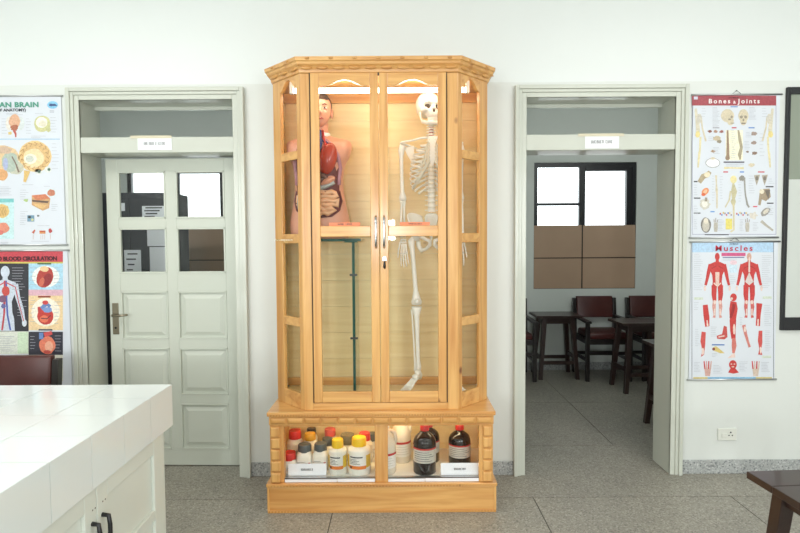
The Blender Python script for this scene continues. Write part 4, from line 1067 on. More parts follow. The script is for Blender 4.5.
# ================================================================== WALL CHARTS
class Print:
    """flat ink on a wall chart; coordinates are given in a crop of the photograph (origin, scale)"""
    def __init__(s, ox, oy, sc, par, y0): s.o = (ox, oy, sc); s.par = par; s.y0 = y0; s.mb = MB(); s.cols = []; s.k = 0
    def P(s, x, y, lay): 
        X, Z = onY(s.o[0] + x / s.o[2], s.o[1] + y / s.o[2], 0); return (X, s.y0 - 0.0003 * lay - 0.00003 * min(len(s.cols), 60), Z)
    def poly(s, pts, col, lay=1):
        k = len(s.mb.v); s.mb.v += [s.P(x, y, lay) for x, y in pts]; s.mb.f.append(tuple(range(k, k + len(pts)))); s.cols.append((*lin([c * .92 + 240 * .08 for c in col]), 1)); return s
    def ell(s, x, y, rx, ry, col, lay=1, n=18, wob=0.0, rot=0.0):
        r_ = random.Random(int(x * 7 + y)); pts = []
        for i in range(n):
            a = 2 * PI * i / n; k = 1 + wob * (r_.random() - .5); u, v = rx * k * math.cos(a), ry * k * math.sin(a)
            pts.append((x + u * math.cos(rot) - v * math.sin(rot), y + u * math.sin(rot) + v * math.cos(rot)))
        return s.poly(pts, col, lay)
    def limb(s, pts, col, lay=1):
        L, R_ = [], []
        for i, (x, y, w) in enumerate(pts):
            a = pts[max(i - 1, 0)]; b = pts[min(i + 1, len(pts) - 1)]; dx, dy = b[0] - a[0], b[1] - a[1]; l = math.hypot(dx, dy) or 1
            L.append((x - dy / l * w, y + dx / l * w)); R_.append((x + dy / l * w, y - dx / l * w))
        for i in range(len(pts) - 1): s.poly([L[i], L[i + 1], R_[i + 1], R_[i]], col, lay)
        return s
    def rect(s, x0, x1, y0, y1, col, lay=1): return s.poly([(x0, y0), (x1, y0), (x1, y1), (x0, y1)], col, lay)
    def lines(s, x0, x1, y0, n, dy, col=(186, 190, 198), lay=1, w=1.2):
        r_ = random.Random(int(x0 + y0 * 3))
        for i in range(n): s.rect(x0, x0 + (x1 - x0) * (0.55 + 0.45 * r_.random()), y0 + i * dy, y0 + i * dy + w, col, lay)
        return s
    def done(s, name):
        l = s.par.location
        me = bpy.data.meshes.new(name); me.from_pydata([(x - l[0], y - l[1], z - l[2]) for x, y, z in s.mb.v], [], s.mb.f)
        me.materials.append(M['print'])
        ca = me.color_attributes.new('Col', 'FLOAT_COLOR', 'CORNER')
        for p, c in zip(me.polygons, s.cols):
            for li in p.loop_indices: ca.data[li].color = c
        o = inst(name, me, (0, 0, 0), s.par); s.mb = MB(); s.cols = []
        if name in ('caption_lines', 'heading_blocks', 'border_lines', 'nerve_print'): o['kind'] = 'stuff'
        return o
def chart(label, x0, x1, z0, z1, hook=True):
    t = thing('wall_chart', label, 'poster', ((x0 + x1) / 2, 0, z0), 0, 'anatomy wall charts')
    box('paper', 'poster_paper', x0, x1, -0.007, -0.005, z0 + 0.012, z1 - 0.008, t)
    for z in (z0 + 0.006, z1 - 0.004):
        MB().tube([(x0 - 0.012, -0.008, z), (x1 + 0.012, -0.008, z)], 0.006, 10).build('hanging_rod', 'aluminium', t, smooth=True, world=True)
    if hook:
        xm_ = (x0 + x1) / 2
        MB().tube([(xm_ - 0.03, -0.006, z1), (xm_, -0.006, z1 + 0.022), (xm_ + 0.03, -0.006, z1)], 0.0015, 6).build('hanging_cord', 'ink', t, world=True)
        MB().sphere((xm_, -0.004, z1 + 0.022), 0.004, 8, 6).build('nail', 'dark_metal', t, world=True)
    return t
PY = -0.0074
RED, DRED, PALE, BONE, BONED, SKINC = (196, 48, 46), (150, 30, 34), (232, 206, 196), (212, 200, 172), (150, 140, 122), (226, 190, 160)
def ltr(t, st, px, py, size, col, align='CENTER', bold=0.02, space=1.0, xs=1.0):
    nm = 'ink_%d_%d_%d' % col
    if nm not in M: mat(nm, col, 0.4, var=0.02)
    X, Z = onY(px, py, 0); o = lettering(st, size, (X, PY - 0.0022, Z), nm, t, align, bold * size, space, xs, 'title_lettering'); o['kind'] = 'stuff'; return o

# ---- bones and joints
t = chart('bones and joints wall chart with dull red title band on the right', 1.885, 2.440, 1.552, 2.476)
p = Print(680, 80, 3.333, t, PY)
p.rect(38, 318, 53, 86, (160, 62, 72)).rect(44, 57, 56, 66, (210, 210, 226), 2).done('title_band')
ltr(t, 'Bones', 718.5, 103.6, 0.040, (248, 240, 240), bold=0.025, space=1.42, xs=1.05); ltr(t, '&', 733.5, 103.9, 0.026, (240, 220, 224), bold=0.03); ltr(t, 'Joints', 748, 103.6, 0.040, (248, 240, 240), bold=0.025, space=1.42, xs=1.05)
ltr(t, 'HUMAN', 733, 98.8, 0.014, (90, 40, 50), space=1.4)
for x0, x1, y0, n, dy in ((106, 132, 92, 16, 4.3), (228, 252, 92, 10, 4.3), (70, 88, 95, 4, 9), (270, 292, 95, 4, 9), (92, 118, 190, 3, 6), (108, 132, 225, 5, 5), (216, 236, 175, 4, 5), (212, 232, 205, 6, 5), (262, 280, 180, 7, 12),
                          (168, 184, 168, 14, 7), (44, 56, 350, 5, 8), (44, 58, 420, 4, 8), (44, 56, 465, 6, 6), (104, 114, 320, 10, 9), (130, 142, 322, 9, 9), (192, 204, 340, 8, 9), (226, 246, 320, 8, 8), (292, 312, 330, 3, 7), (288, 312, 420, 5, 7),
                          (124, 146, 465, 8, 5), (196, 212, 465, 8, 5), (240, 262, 475, 6, 5), (150, 212, 282, 2, 5)):
    p.lines(x0, x1, y0, n, dy)
p.done('caption_lines')
for x, sd in ((152, 0), (209, 1)):
    p.ell(x + (4 if sd == 0 else 0), 120, 22 if sd == 0 else 17, 22, BONE, wob=.05).ell(x + (14 if sd == 0 else 0), 138, 11, 14, BONE)
    if sd: p.ell(202, 124, 5, 5, BONED, 2).ell(216, 124, 5, 5, BONED, 2).ell(209, 134, 3, 5, BONED, 2).rect(202, 216, 143, 147, (120, 110, 100), 2)
    else: p.ell(170, 124, 4, 5, BONED, 2).ell(163, 132, 5, 3, BONED, 2).rect(166, 178, 143, 146, BONED, 2)
    p.done('skull_print')
for s_ in (0, 1):
    f = (lambda x: x) if s_ == 0 else (lambda x: 356 - x)
    p.limb([(f(50), 96, 4), (f(54), 130, 5), (f(58), 165, 7), (f(56), 190, 6)], (214, 206, 184)).limb([(f(68), 122, 2.5), (f(72), 160, 2.5), (f(84), 205, 3)], BONE)
    p.ell(f(57), 182, 8, 11, (232, 214, 140), 2, wob=.2).limb([(f(66), 190, 3.5), (f(64), 235, 3), (f(62), 245, 4), (f(58), 292, 2.5)], (226, 214, 168)).ell(f(62), 130, 9, 16, (206, 200, 186), 2, wob=.3)
    p.done('half_skeleton_print')
p.rect(150, 207, 168, 268, (246, 242, 214)).limb([(156, 168, 3), (157, 210, 4), (157, 250, 5), (156, 262, 8), (156, 268, 3)], (150, 124, 100), 2).limb([(192, 168, 3), (197, 200, 5), (202, 225, 5), (196, 250, 6), (198, 266, 3)], (168, 156, 128), 2).done('spine_print')
for x, y, w, c in ((97, 172, 7, (140, 90, 80)), (117, 172, 7, (170, 130, 110)), (136, 173, 7, (150, 90, 84)), (120, 196, 13, (196, 180, 150)), (128, 206, 8, (150, 140, 120)), (108, 238, 7, (170, 140, 110)), (244, 180, 10, (160, 140, 130)), (244, 210, 10, (160, 140, 130)), (246, 245, 9, (130, 104, 88)), (222, 240, 5, (130, 110, 96)), (236, 284, 10, BONE)):
    p.ell(x, y, w, w * .62, c, wob=.5); p.done('small_bone_print')
p.ell(107, 277, 24, 16, (120, 116, 112)).ell(107, 277, 22.5, 14.5, (243, 245, 249), 2).ell(107, 262, 8, 4, BONE, 3).done('rib_ring_print')
p.rect(143, 212, 272, 277, (92, 92, 104)).limb([(145, 294, 4), (160, 293, 2.5), (195, 294, 2.5), (210, 294, 4)], (230, 216, 160)).done('long_bone_print')
for x, y, w, c in ((178, 90, 24, (120, 160, 214)), (118, 160, 22, (170, 170, 180)), (178, 160, 16, (190, 70, 80)), (236, 160, 20, (100, 140, 206)), (150, 307, 16, (196, 60, 70)), (204, 307, 14, (80, 130, 206)), (268, 307, 22, (200, 80, 90)), (50, 339, 12, (50, 50, 56)), (55, 394, 22, (60, 60, 66)), (55, 444, 22, (60, 60, 66)), (296, 356, 26, (50, 50, 56)), (298, 411, 22, (60, 60, 66)), (248, 422, 14, (220, 90, 110)), (106, 439, 14, (90, 150, 216))):
    p.rect(x - w / 2, x + w / 2, y - 2, y + 2, c)
p.done('heading_blocks')
p.limb([(62, 342, 7), (75, 322, 9), (90, 316, 9), (98, 306, 6)], (176, 160, 128)).ell(88, 316, 10, 9, (236, 222, 190), 2).done('hip_joint_print')
p.ell(82, 372, 14, 10, (228, 140, 90), rot=-.8).ell(82, 372, 8, 5, (244, 190, 150), 2, rot=-.8).ell(76, 382, 7, 5, (220, 100, 60), 2).done('elbow_joint_print')
p.ell(80, 414, 18, 16, (206, 202, 190), wob=.5).ell(80, 414, 11, 9, (236, 232, 220), 2, wob=.4).limb([(85, 392, 4), (84, 405, 4)], BONED, 2).done('joint_print')
p.ell(84, 484, 17, 26, (120, 116, 112), wob=.1).ell(84, 486, 12, 20, (196, 190, 176), 2).ell(84, 470, 8, 10, (226, 218, 200), 3).done('knee_print')
p.limb([(118, 318, 3.5), (119, 345, 2), (120, 368, 4), (121, 380, 3), (121, 428, 2.2)], BONE).done('leg_bone_print')
p.ell(176, 332, 11, 13, (232, 220, 160)).limb([(175, 345, 3), (178, 372, 10), (176, 396, 5), (175, 405, 9), (176, 418, 4)], (196, 188, 150)).limb([(176, 412, 3.5), (177, 455, 2.5), (177, 500, 2.5), (166, 506, 3)], (212, 200, 160)).limb([(166, 370, 2.5), (162, 400, 2.5), (148, 425, 2)], (206, 196, 160)).done('skeleton_print')
p.ell(205, 328, 10, 9, (140, 136, 128), wob=.4).limb([(212, 325, 3), (214, 365, 2.5), (216, 385, 2.5), (222, 415, 3.5), (228, 425, 3)], (150, 148, 142)).done('arm_bone_print')
for x in (254, 280): p.poly([(x - 10, 318), (x + 10, 316), (x + 5, 335), (x - 1, 352), (x - 6, 335)], (172, 162, 146)).ell(x, 328, 5, 7, (120, 112, 104), 2)
p.done('scapula_print')
p.poly([(264, 365), (296, 362), (300, 390), (284, 404), (270, 398), (266, 418), (258, 416)], (160, 142, 118)).ell(270, 372, 8, 8, (232, 222, 196), 2).poly([(280, 368), (298, 366), (292, 400)], (110, 100, 90), 2).done('shoulder_print')
p.ell(282, 440, 18, 11, (150, 146, 140), rot=-.7, wob=.2).ell(284, 438, 12, 6, (214, 206, 190), 2, rot=-.7).done('ankle_print')
p.limb([(268, 470, 5), (284, 484, 4), (308, 502, 3)], (178, 172, 160)).done('foot_print')
for x in (117, 222): p.limb([(x, 506, 5), (x, 490, 7), (x, 475, 6)], (186, 180, 168)); p.limb([(x - 5, 474, 1.5), (x - 6, 464, 1.2)], (160, 150, 140)); p.limb([(x, 474, 1.5), (x, 460, 1.2)], (160, 150, 140)); p.limb([(x + 5, 474, 1.5), (x + 7, 465, 1.2)], (160, 150, 140)); p.done('hand_print')
p.rect(150, 172, 462, 498, (228, 214, 110)).done('yellow_box_print')
for x in (150, 205): 
    for i in range(8): p.ell(x - 18 + i * 5.2, 446 + 4 * math.sin(i * 2), 2.6, 3.4, [(196, 80, 90), (90, 130, 200), (220, 190, 90), (150, 140, 150)][i % 4])
    p.done('joint_diagram_print')
p.ell(243, 452, 12, 12, (214, 208, 196), wob=.6).done('pelvis_print')
for x0, x1, y0, y1 in ((38, 39.5, 86, 515), (316.5, 318, 86, 515), (38, 318, 513.5, 515)): p.rect(x0, x1, y0, y1, (140, 140, 170))
p.rect(80, 160, 514, 517, (60, 60, 70), 2).done('border_lines')

# ---- muscles
t = chart('muscles wall chart with light blue title band and red figures on the right', 1.890, 2.452, 0.622, 1.535)
p = Print(680, 230, 3.333, t, PY)
p.rect(37, 310, 41, 74, (176, 208, 236)).done('title_band')
ltr(t, 'Muscles', 733, 250.8, 0.050, (196, 40, 60), bold=0.016, space=1.3, xs=1.2); ltr(t, 'HUMAN', 733, 244.6, 0.013, (40, 40, 60), space=1.3)
p.rect(136, 216, 76, 87, (206, 80, 130)).rect(140, 212, 90, 93, (90, 90, 140)).lines(140, 212, 96, 2, 4).done('subtitle_band')
for x0, x1, y0, n, dy in ((44, 76, 80, 20, 6.2), (270, 304, 85, 18, 6.2), (164, 186, 152, 5, 6), (44, 60, 240, 5, 6), (48, 64, 330, 10, 6), (278, 304, 250, 12, 6), (280, 304, 335, 12, 6), (100, 122, 322, 6, 6), (196, 206, 290, 5, 6), (44, 66, 440, 7, 5), (108, 140, 450, 6, 5), (195, 225, 438, 7, 5), (268, 300, 440, 7, 5), (104, 124, 410, 3, 5)):
    p.lines(x0, x1, y0, n, dy)
p.done('caption_lines')
for cx, back in ((122, 0), (228, 1)):
    p.ell(cx, 89, 8, 13, RED if not back else (206, 160, 140)).limb([(cx, 100, 5), (cx, 108, 6)], RED)
    p.poly([(cx - 8, 106), (cx - 24, 113), (cx - 26, 130), (cx - 17, 150), (cx - 15, 172), (cx - 17, 190), (cx + 17, 190), (cx + 15, 172), (cx + 17, 150), (cx + 26, 130), (cx + 24, 113), (cx + 8, 106)], RED)
    for s_ in (-1, 1):
        p.limb([(cx + s_ * 23, 114, 6), (cx + s_ * 29, 140, 6), (cx + s_ * 33, 160, 5), (cx + s_ * 39, 184, 4)], RED).ell(cx + s_ * 41, 194, 4, 9, PALE, 2)
        p.limb([(cx + s_ * 10, 184, 9), (cx + s_ * 11, 215, 8), (cx + s_ * 9, 236, 6)], RED).limb([(cx + s_ * 9, 234, 5), (cx + s_ * 11, 255, 6), (cx + s_ * 9, 282, 3.5), (cx + s_ * 11, 292, 5)], (214, 150, 140) if not back else (206, 90, 84))
        p.ell(cx + s_ * 9, 240, 4, 7, PALE, 2).limb([(cx + s_ * 9, 262, 2), (cx + s_ * 9, 284, 2.5)], PALE, 3)
        p.limb([(cx + s_ * 4, 120, 1), (cx + s_ * 18, 128, 1)], DRED, 3)
    if not back: p.poly([(cx - 7, 140), (cx + 7, 140), (cx + 6, 180), (cx, 188), (cx - 6, 180)], (226, 190, 178), 2).limb([(cx - 12, 176, 2), (cx, 188, 2), (cx + 12, 176, 2)], PALE, 3)
    else: p.poly([(cx, 140), (cx + 14, 172), (cx, 184), (cx - 14, 172)], (214, 200, 196), 2).limb([(cx, 90, 2), (cx, 140, 3)], PALE, 3)
    p.done('muscle_figure_print')
p.ell(176, 224, 11, 13, RED).poly([(166, 236), (186, 240), (190, 262), (184, 300), (164, 300), (162, 262)], RED).limb([(174, 298, 11), (174, 335, 9), (176, 362, 7)], RED).limb([(177, 360, 6), (178, 385, 8), (176, 410, 4)], (206, 110, 100)).poly([(180, 408), (182, 424), (156, 426), (170, 414)], PALE).limb([(178, 246, 5), (172, 275, 5), (166, 292, 4)], DRED, 2).ell(178, 330, 4, 18, PALE, 2).ell(170, 228, 4, 4, PALE, 2).done('muscle_figure_print')
p.ell(176, 108, 12, 8, (230, 200, 210)).rect(162, 188, 116, 142, (206, 226, 240)).done('text_box_print')
p.poly([(74, 250), (90, 248), (96, 290), (96, 320), (82, 322), (76, 285)], RED).limb([(88, 300, 2), (90, 320, 3)], PALE, 2).done('arm_muscle_print')
p.poly([(252, 243), (272, 245), (266, 285), (264, 320), (250, 318), (252, 285)], RED).limb([(258, 296, 2), (257, 318, 3)], PALE, 2).done('leg_muscle_print')
p.poly([(70, 338), (84, 340), (82, 380), (78, 415), (68, 422), (72, 400), (66, 370)], (202, 70, 66)).ell(74, 404, 4, 12, PALE, 2).done('leg_muscle_print')
p.poly([(260, 335), (272, 335), (272, 375), (268, 400), (272, 416), (258, 414), (262, 395), (257, 368)], (202, 70, 66)).ell(266, 400, 3, 12, PALE, 2).done('leg_muscle_print')
p.limb([(210, 316, 6), (216, 345, 5), (224, 372, 4), (230, 390, 4)], (206, 120, 110)).ell(214, 330, 4, 10, PALE, 2).done('arm_muscle_print')
p.poly([(144, 318), (154, 322), (156, 356), (146, 364), (122, 362), (120, 352), (138, 346)], (196, 70, 64)).limb([(126, 356, 2), (146, 352, 2)], PALE, 2).done('foot_muscle_print')
p.rect(104, 146, 380, 384, (50, 100, 176)).poly([(106, 392), (118, 386), (140, 404), (146, 410), (132, 410), (112, 402)], (214, 190, 110)).ell(110, 396, 5, 5, (130, 60, 50), 2).done('fibre_print')
for x, c in ((90, (206, 160, 150)), (250, (206, 186, 170))): p.limb([(x, 486, 8), (x, 462, 11)], c); [p.limb([(x - 9 + 6 * i, 462, 2.4), (x - 12 + 8 * i, 436, 1.8)], RED if i % 2 == 0 else c) for i in range(4)]; p.done('hand_muscle_print')
p.ell(174, 448, 13, 15, RED).poly([(158, 474), (166, 460), (182, 460), (194, 474), (176, 478)], RED).ell(169, 446, 3, 2, PALE, 2).ell(179, 446, 3, 2, PALE, 2).ell(174, 455, 5, 2, PALE, 2).done('face_muscle_print')
for x, y in ((60, 228), (288, 225), (286, 422)): p.rect(x - 15, x + 15, y - 4, y + 4, (206, 216, 200))
p.rect(90, 250, 489, 495, (130, 180, 214)).rect(42, 90, 489, 495, (206, 190, 130)).rect(250, 304, 489, 495, (206, 190, 130))
for x0, x1, y0, y1 in ((37, 38.4, 41, 497), (308.6, 310, 41, 497)): p.rect(x0, x1, y0, y1, (60, 60, 80), 2)
p.done('border_lines')

# ---- human brain
t = chart('human brain wall chart, white with green title, upper of the two on the left', -2.868, -2.163, 1.532, 2.494, hook=False)
p = Print(0, 80, 3.135, t, PY)
ltr(t, 'HUMAN BRAIN', 39.8, 107.2, 0.043, (92, 160, 140), 'RIGHT', 0.05, 1.08, 1.2); ltr(t, 'OF ANATOMY)', 27, 111.6, 0.025, (50, 56, 64), 'RIGHT', 0.035, 1.0, 1.1)
p.ell(167, 79, 17, 12, (128, 196, 232)).ell(167, 79, 12, 4, (60, 80, 130), 2, wob=.6).lines(158, 180, 97, 2, 4, (120, 120, 140)).done('publisher_mark')
p.rect(-190, 190, 185, 187, (130, 190, 226)).done('divider_line')
p.ell(32, 137, 12, 22, (226, 222, 214)).ell(66, 137, 13, 22, (214, 222, 222)).ell(49, 130, 18, 22, (222, 172, 138), 2, wob=.2).ell(48, 150, 12, 10, (176, 104, 76), 3, wob=.4).limb([(46, 158, 4), (52, 170, 3), (52, 180, 2)], (196, 90, 80), 3).ell(34, 168, 6, 5, (226, 200, 120), 2, wob=.6).done('brain_back_print')
p.ell(135, 138, 26, 26, (206, 204, 146), wob=.08).ell(133, 134, 18, 17, (238, 238, 224), 2).ell(136, 138, 12, 10, (226, 220, 196), 3, wob=.3).limb([(150, 150, 9), (158, 162, 5)], (196, 196, 140)).done('brain_section_print')
p.ell(112, 240, 52, 49, (232, 200, 140), wob=.04).ell(112, 238, 46, 42, (222, 184, 124), 2, wob=.12).ell(108, 246, 34, 30, (240, 216, 168), 3, wob=.15).ell(98, 248, 20, 16, (246, 236, 214), 4).ell(96, 248, 13, 11, (206, 210, 196), 5)
for i in range(16):
    a = 2 * PI * i / 16; p.limb([(112 + 36 * math.cos(a), 240 + 33 * math.sin(a), 1.2), (112 + 43 * math.cos(a + .18), 240 + 40 * math.sin(a + .18), 1.6), (112 + 48 * math.cos(a - .05), 240 + 45 * math.sin(a - .05), 1)], (186, 140, 90), 6)
p.limb([(88, 285, 10), (84, 305, 6), (80, 320, 4)], (222, 184, 110), 3).done('brain_print')
p.ell(8, 246, 54, 42, (226, 196, 150), wob=.08).ell(34, 258, 26, 30, (176, 190, 176), 2, wob=.2).ell(20, 264, 8, 20, (170, 180, 214), 3).ell(8, 220, 34, 12, (206, 176, 150), 2, wob=.4).ell(52, 276, 26, 20, (196, 196, 176), 1, wob=.15).ell(8, 298, 20, 18, (222, 164, 110), 2, wob=.1)
p.limb([(40, 240, 2), (52, 262, 2), (62, 290, 3)], (130, 110, 96), 4).done('brain_side_print')
for x, y in ((122, 288), (153, 281)): p.ell(x, y, 11, 10, (222, 226, 222)).ell(x + 3, y, 5, 5, (110, 140, 120), 2).ell(x + 3, y, 2.2, 2.2, (30, 40, 40), 3)
p.done('eye_print')
p.poly([(102, 362), (145, 358), (160, 372), (156, 402), (136, 410), (102, 392)], (206, 160, 110)).poly([(102, 362), (145, 358), (160, 372), (116, 378)], (206, 120, 84), 2).poly([(102, 376), (156, 380), (152, 386), (104, 382)], (96, 76, 66), 3).poly([(108, 388), (150, 392), (136, 404), (116, 398)], (226, 184, 120), 3).ell(163, 354, 17, 14, (214, 226, 230)).ell(163, 354, 12, 11, (196, 120, 90), 2, wob=.2).done('skull_section_print')
p.ell(84, 377, 7, 5, (170, 196, 120), wob=.5).rect(88, 110, 424, 444, (110, 150, 176)).ell(95, 430, 5, 4, (50, 60, 60), 2).ell(104, 438, 4, 4, (206, 206, 140), 2).ell(122, 426, 4, 3, (90, 100, 100), wob=.5).done('nerve_print')
p.limb([(105, 480, 4), (112, 470, 2)], (190, 90, 70)).rect(126, 145, 472, 482, (214, 140, 80)).rect(126, 145, 473, 476, (190, 70, 60), 2).ell(160, 473, 6, 7, (180, 60, 60), wob=.4)
for x in (106, 130, 136, 142, 160): p.rect(x, x + 1, 484, 500, (200, 160, 140))
p.done('neuron_print')
p.rect(-130, 46, 372, 498, (196, 230, 232)).rect(-130, 46, 372, 384, (120, 196, 196), 2).ell(10, 411, 22, 22, (226, 190, 120), 3, wob=.1).ell(12, 464, 20, 17, (222, 136, 110), 3, wob=.1).ell(4, 478, 10, 8, (214, 110, 100), 4)
for i in range(5): p.limb([(-2 + 5 * i, 398, 1), (2 + 5 * i, 414, 1), (-1 + 5 * i, 426, 1)], (186, 140, 80), 5)
p.done('brain_panel_print')
for x0, x1, y0, n, dy in ((22, 78, 105, 2, 4), (112, 152, 105, 1, 4), (84, 100, 122, 6, 9), (160, 184, 118, 6, 9), (8, 26, 122, 6, 9), (165, 188, 200, 8, 11), (100, 150, 176, 2, 5), (72, 130, 328, 1, 4), (140, 160, 333, 1, 4), (66, 92, 345, 5, 7), (164, 186, 390, 4, 6), (66, 92, 412, 4, 7), (120, 176, 456, 1, 3), (66, 86, 440, 3, 6), (0, 40, 335, 6, 5), (100, 180, 505, 1, 4), (4, 40, 508, 2, 3)):
    p.lines(x0, x1, y0, n, dy)
p.done('caption_lines')

# ---- blood circulation
t = chart('blood circulation wall chart, dark with red title band, lower left', -2.868, -2.156, 0.545, 1.506, hook=False)
p = Print(0, 240, 3.333, t, PY)
p.rect(-185, 212, 38, 73, (196, 60, 72)).rect(-185, 212, 73, 78, (206, 196, 90), 2).done('title_band')
ltr(t, 'AND BLOOD CIRCULATION', 58, 260.2, 0.036, (70, 30, 40), 'RIGHT', 0.05, 0.95, 0.98)
p.rect(-185, 98, 78, 304, (38, 38, 46)).rect(-185, 98, 304, 380, (222, 226, 214)).done('dark_panel')
p.rect(98, 212, 78, 165, (170, 214, 236)).ell(155, 122, 46, 36, (240, 244, 240), 2).rect(98, 212, 165, 185, (222, 176, 190)).rect(98, 212, 185, 300, (240, 210, 160)).ell(155, 240, 48, 48, (250, 240, 220), 2).rect(98, 212, 305, 382, (40, 40, 52)).rect(98, 212, 382, 470, (224, 222, 206)).done('picture_panels')
bx = 20
p.ell(bx, 106, 15, 20, (206, 216, 230), 2).limb([(bx, 122, 8), (bx, 134, 9)], (206, 216, 230), 2).poly([(bx - 10, 132), (bx - 34, 142), (bx - 36, 175), (bx - 22, 205), (bx - 24, 240), (bx - 30, 262), (bx - 26, 302), (bx + 32, 302), (bx + 30, 262), (bx + 24, 240), (bx + 22, 205), (bx + 34, 175), (bx + 36, 142), (bx + 10, 132)], (206, 216, 230), 2)
p.limb([(bx + 34, 146, 9), (bx + 42, 190, 8), (bx + 56, 235, 7), (bx + 62, 268, 5)], (206, 216, 230), 2).ell(bx + 64, 276, 8, 12, (214, 222, 232), 2)
p.limb([(bx - 1, 135, 3), (bx - 2, 200, 4), (bx - 3, 245, 3), (bx - 10, 300, 3)], (190, 60, 70), 3).limb([(bx + 4, 135, 2.5), (bx + 5, 200, 3), (bx + 8, 250, 3), (bx + 18, 300, 3)], (70, 90, 170), 3).limb([(bx + 4, 142, 2), (bx + 34, 156, 2), (bx + 46, 210, 1.6), (bx + 62, 270, 1.4)], (196, 70, 80), 3).limb([(bx - 4, 142, 2), (bx - 34, 160, 2)], (196, 70, 80), 3).ell(bx + 2, 170, 13, 16, (200, 70, 64), 4, wob=.2).ell(bx - 8, 196, 12, 12, (120, 80, 110), 4, wob=.2).ell(bx - 5, 220, 8, 8, (90, 90, 150), 4, wob=.3).done('circulation_figure_print')
p.ell(152, 124, 27, 36, (176, 56, 48), 3, rot=.35, wob=.06).ell(150, 96, 15, 10, (236, 200, 150), 4, wob=.3).ell(160, 132, 14, 22, (140, 36, 40), 4, rot=.4).ell(142, 140, 8, 16, (206, 100, 76), 4, rot=.3).done('heart_print')
p.ell(154, 254, 27, 28, (196, 52, 46), 3, wob=.06).limb([(136, 244, 6), (134, 222, 6)], (190, 50, 50), 4).limb([(140, 228, 6), (158, 212, 8), (170, 222, 6)], (96, 130, 190), 4).ell(154, 208, 10, 7, (206, 60, 60), 4).ell(160, 232, 16, 9, (120, 150, 206), 4, wob=.2).ell(150, 262, 14, 12, (226, 110, 80), 5, wob=.2).limb([(140, 260, 1.6), (160, 262, 1.6), (172, 250, 1.6)], (90, 30, 40), 6).done('heart_print')
p.ell(160, 350, 27, 30, (226, 120, 90), 3, wob=.08).limb([(140, 330, 7), (140, 308, 7)], (96, 130, 190), 4).limb([(150, 316, 8), (176, 308, 6)], (206, 70, 70), 4).ell(166, 354, 14, 18, (236, 170, 140), 4).ell(160, 372, 12, 6, (196, 70, 60), 5).done('heart_print')
for x0, x1, y0, n, dy in ((104, 126, 92, 5, 14), (182, 208, 92, 6, 12), (104, 122, 200, 6, 14), (184, 208, 205, 7, 12), (104, 126, 320, 5, 10), (186, 208, 318, 6, 10), (44, 92, 92, 9, 9), (62, 94, 190, 7, 10), (4, 56, 320, 9, 6), (104, 180, 395, 8, 6)):
    p.lines(x0, x1, y0, n, dy, (170, 172, 182), 7, 1.3)
p.rect(128, 174, 76, 81, (70, 100, 60), 4).rect(130, 172, 186, 191, (140, 50, 40), 4).rect(132, 178, 296, 301, (60, 70, 80), 4).rect(62, 97, 306, 376, (206, 226, 196), 3).done('caption_lines')
p.ell(80, 320, 5, 6, (214, 206, 206), 4).limb([(80, 326, 7), (80, 345, 5), (80, 374, 6)], (214, 206, 206), 4).ell(200, 436, 8, 14, (196, 80, 70), 3, wob=.3).done('small_figure_print')

# ================================================================== DOOR SIGNS
for nm, x0p, x1p, y0p, y1p, lab, words, sd in (('left', 137.5, 172, 137.5, 150, 'white paper sign taped to the transom bar over the closed panelled door', [3, 4, 1, 6], 21),
                                               ('right', 585, 619, 135.5, 148.5, 'white paper sign taped to the transom bar over the open doorway', [7, 4], 22)):
    xa, z1_ = onY(x0p, y0p, -0.014); xb, z0_ = onY(x1p, y1p, -0.014)
    t = thing('door_sign', lab, 'sign', ((xa + xb) / 2, -0.013, z0_), 0, 'paper door signs')
    box('sheet', 'paper', xa, xb, -0.0150, -0.0135, z0_, z1_, t)
    box('tape_strip', 'tape', xa - 0.045, xb + 0.03 if nm == 'right' else xb, -0.0158, -0.0152, z1_ - 0.006, z1_ + 0.012, t)
    xm_ = (xa + xb) / 2; zc = (z0_ + z1_) / 2
    scribble(words, xm_ - 0.07, xm_ + 0.07, zc - 0.008, zc + 0.010, -0.0155, t, seed=sd)

# ================================================================== TILED COUNTER
CZ, CXR, CYB = 0.93, -1.005, -1.207
TXP, TYP = 0.257, 0.2155
NXT, NYT = 7, 10
cxl = CXR - NXT * TXP; cyf = CYB - NYT * TYP
ct = thing('tiled_counter', 'white glazed tile counter top with tiled edge in the left foreground', 'counter', ((CXR + cxl) / 2, (CYB + cyf) / 2, CZ - 0.18))
box('slab', 'grout', cxl + 0.006, CXR - 0.0065, cyf + 0.006, CYB - 0.0065, CZ - 0.178, CZ - 0.0025, ct)
l = ct.location
g = 0.0012
me_t = MB().box(g, TXP - g, g, TYP - g, -0.007, 0).mesh('top_tile', 'white_tile')
me_e = MB().box(-0.0065, 0, g, TYP - g, -0.180, -0.002).mesh('edge_tile', 'white_tile')
me_b = MB().box(g, TXP - g, -0.0065, 0, -0.180, -0.002).mesh('edge_tile', 'white_tile')
for i in range(NXT):
    for j in range(NYT):
        o = inst('top_tile', me_t, (CXR - (i + 1) * TXP - l[0], CYB - (j + 1) * TYP - l[1], CZ - l[2] + random.uniform(-0.0004, 0)), ct)
for j in range(NYT): inst('edge_tile', me_e, (CXR - l[0], CYB - (j + 1) * TYP - l[1], CZ - l[2] - 0.0005), ct)
for i in range(NXT): inst('edge_tile', me_b, (CXR - (i + 1) * TXP - l[0], CYB - l[1], CZ - l[2] - 0.0005), ct)
cu = thing('counter_cupboard', 'pale painted wooden cupboard with panelled doors under the tiled counter', 'cupboard', ((CXR + cxl) / 2, (CYB + cyf) / 2, 0))
fx = CXR - 0.028; by = CYB - 0.045
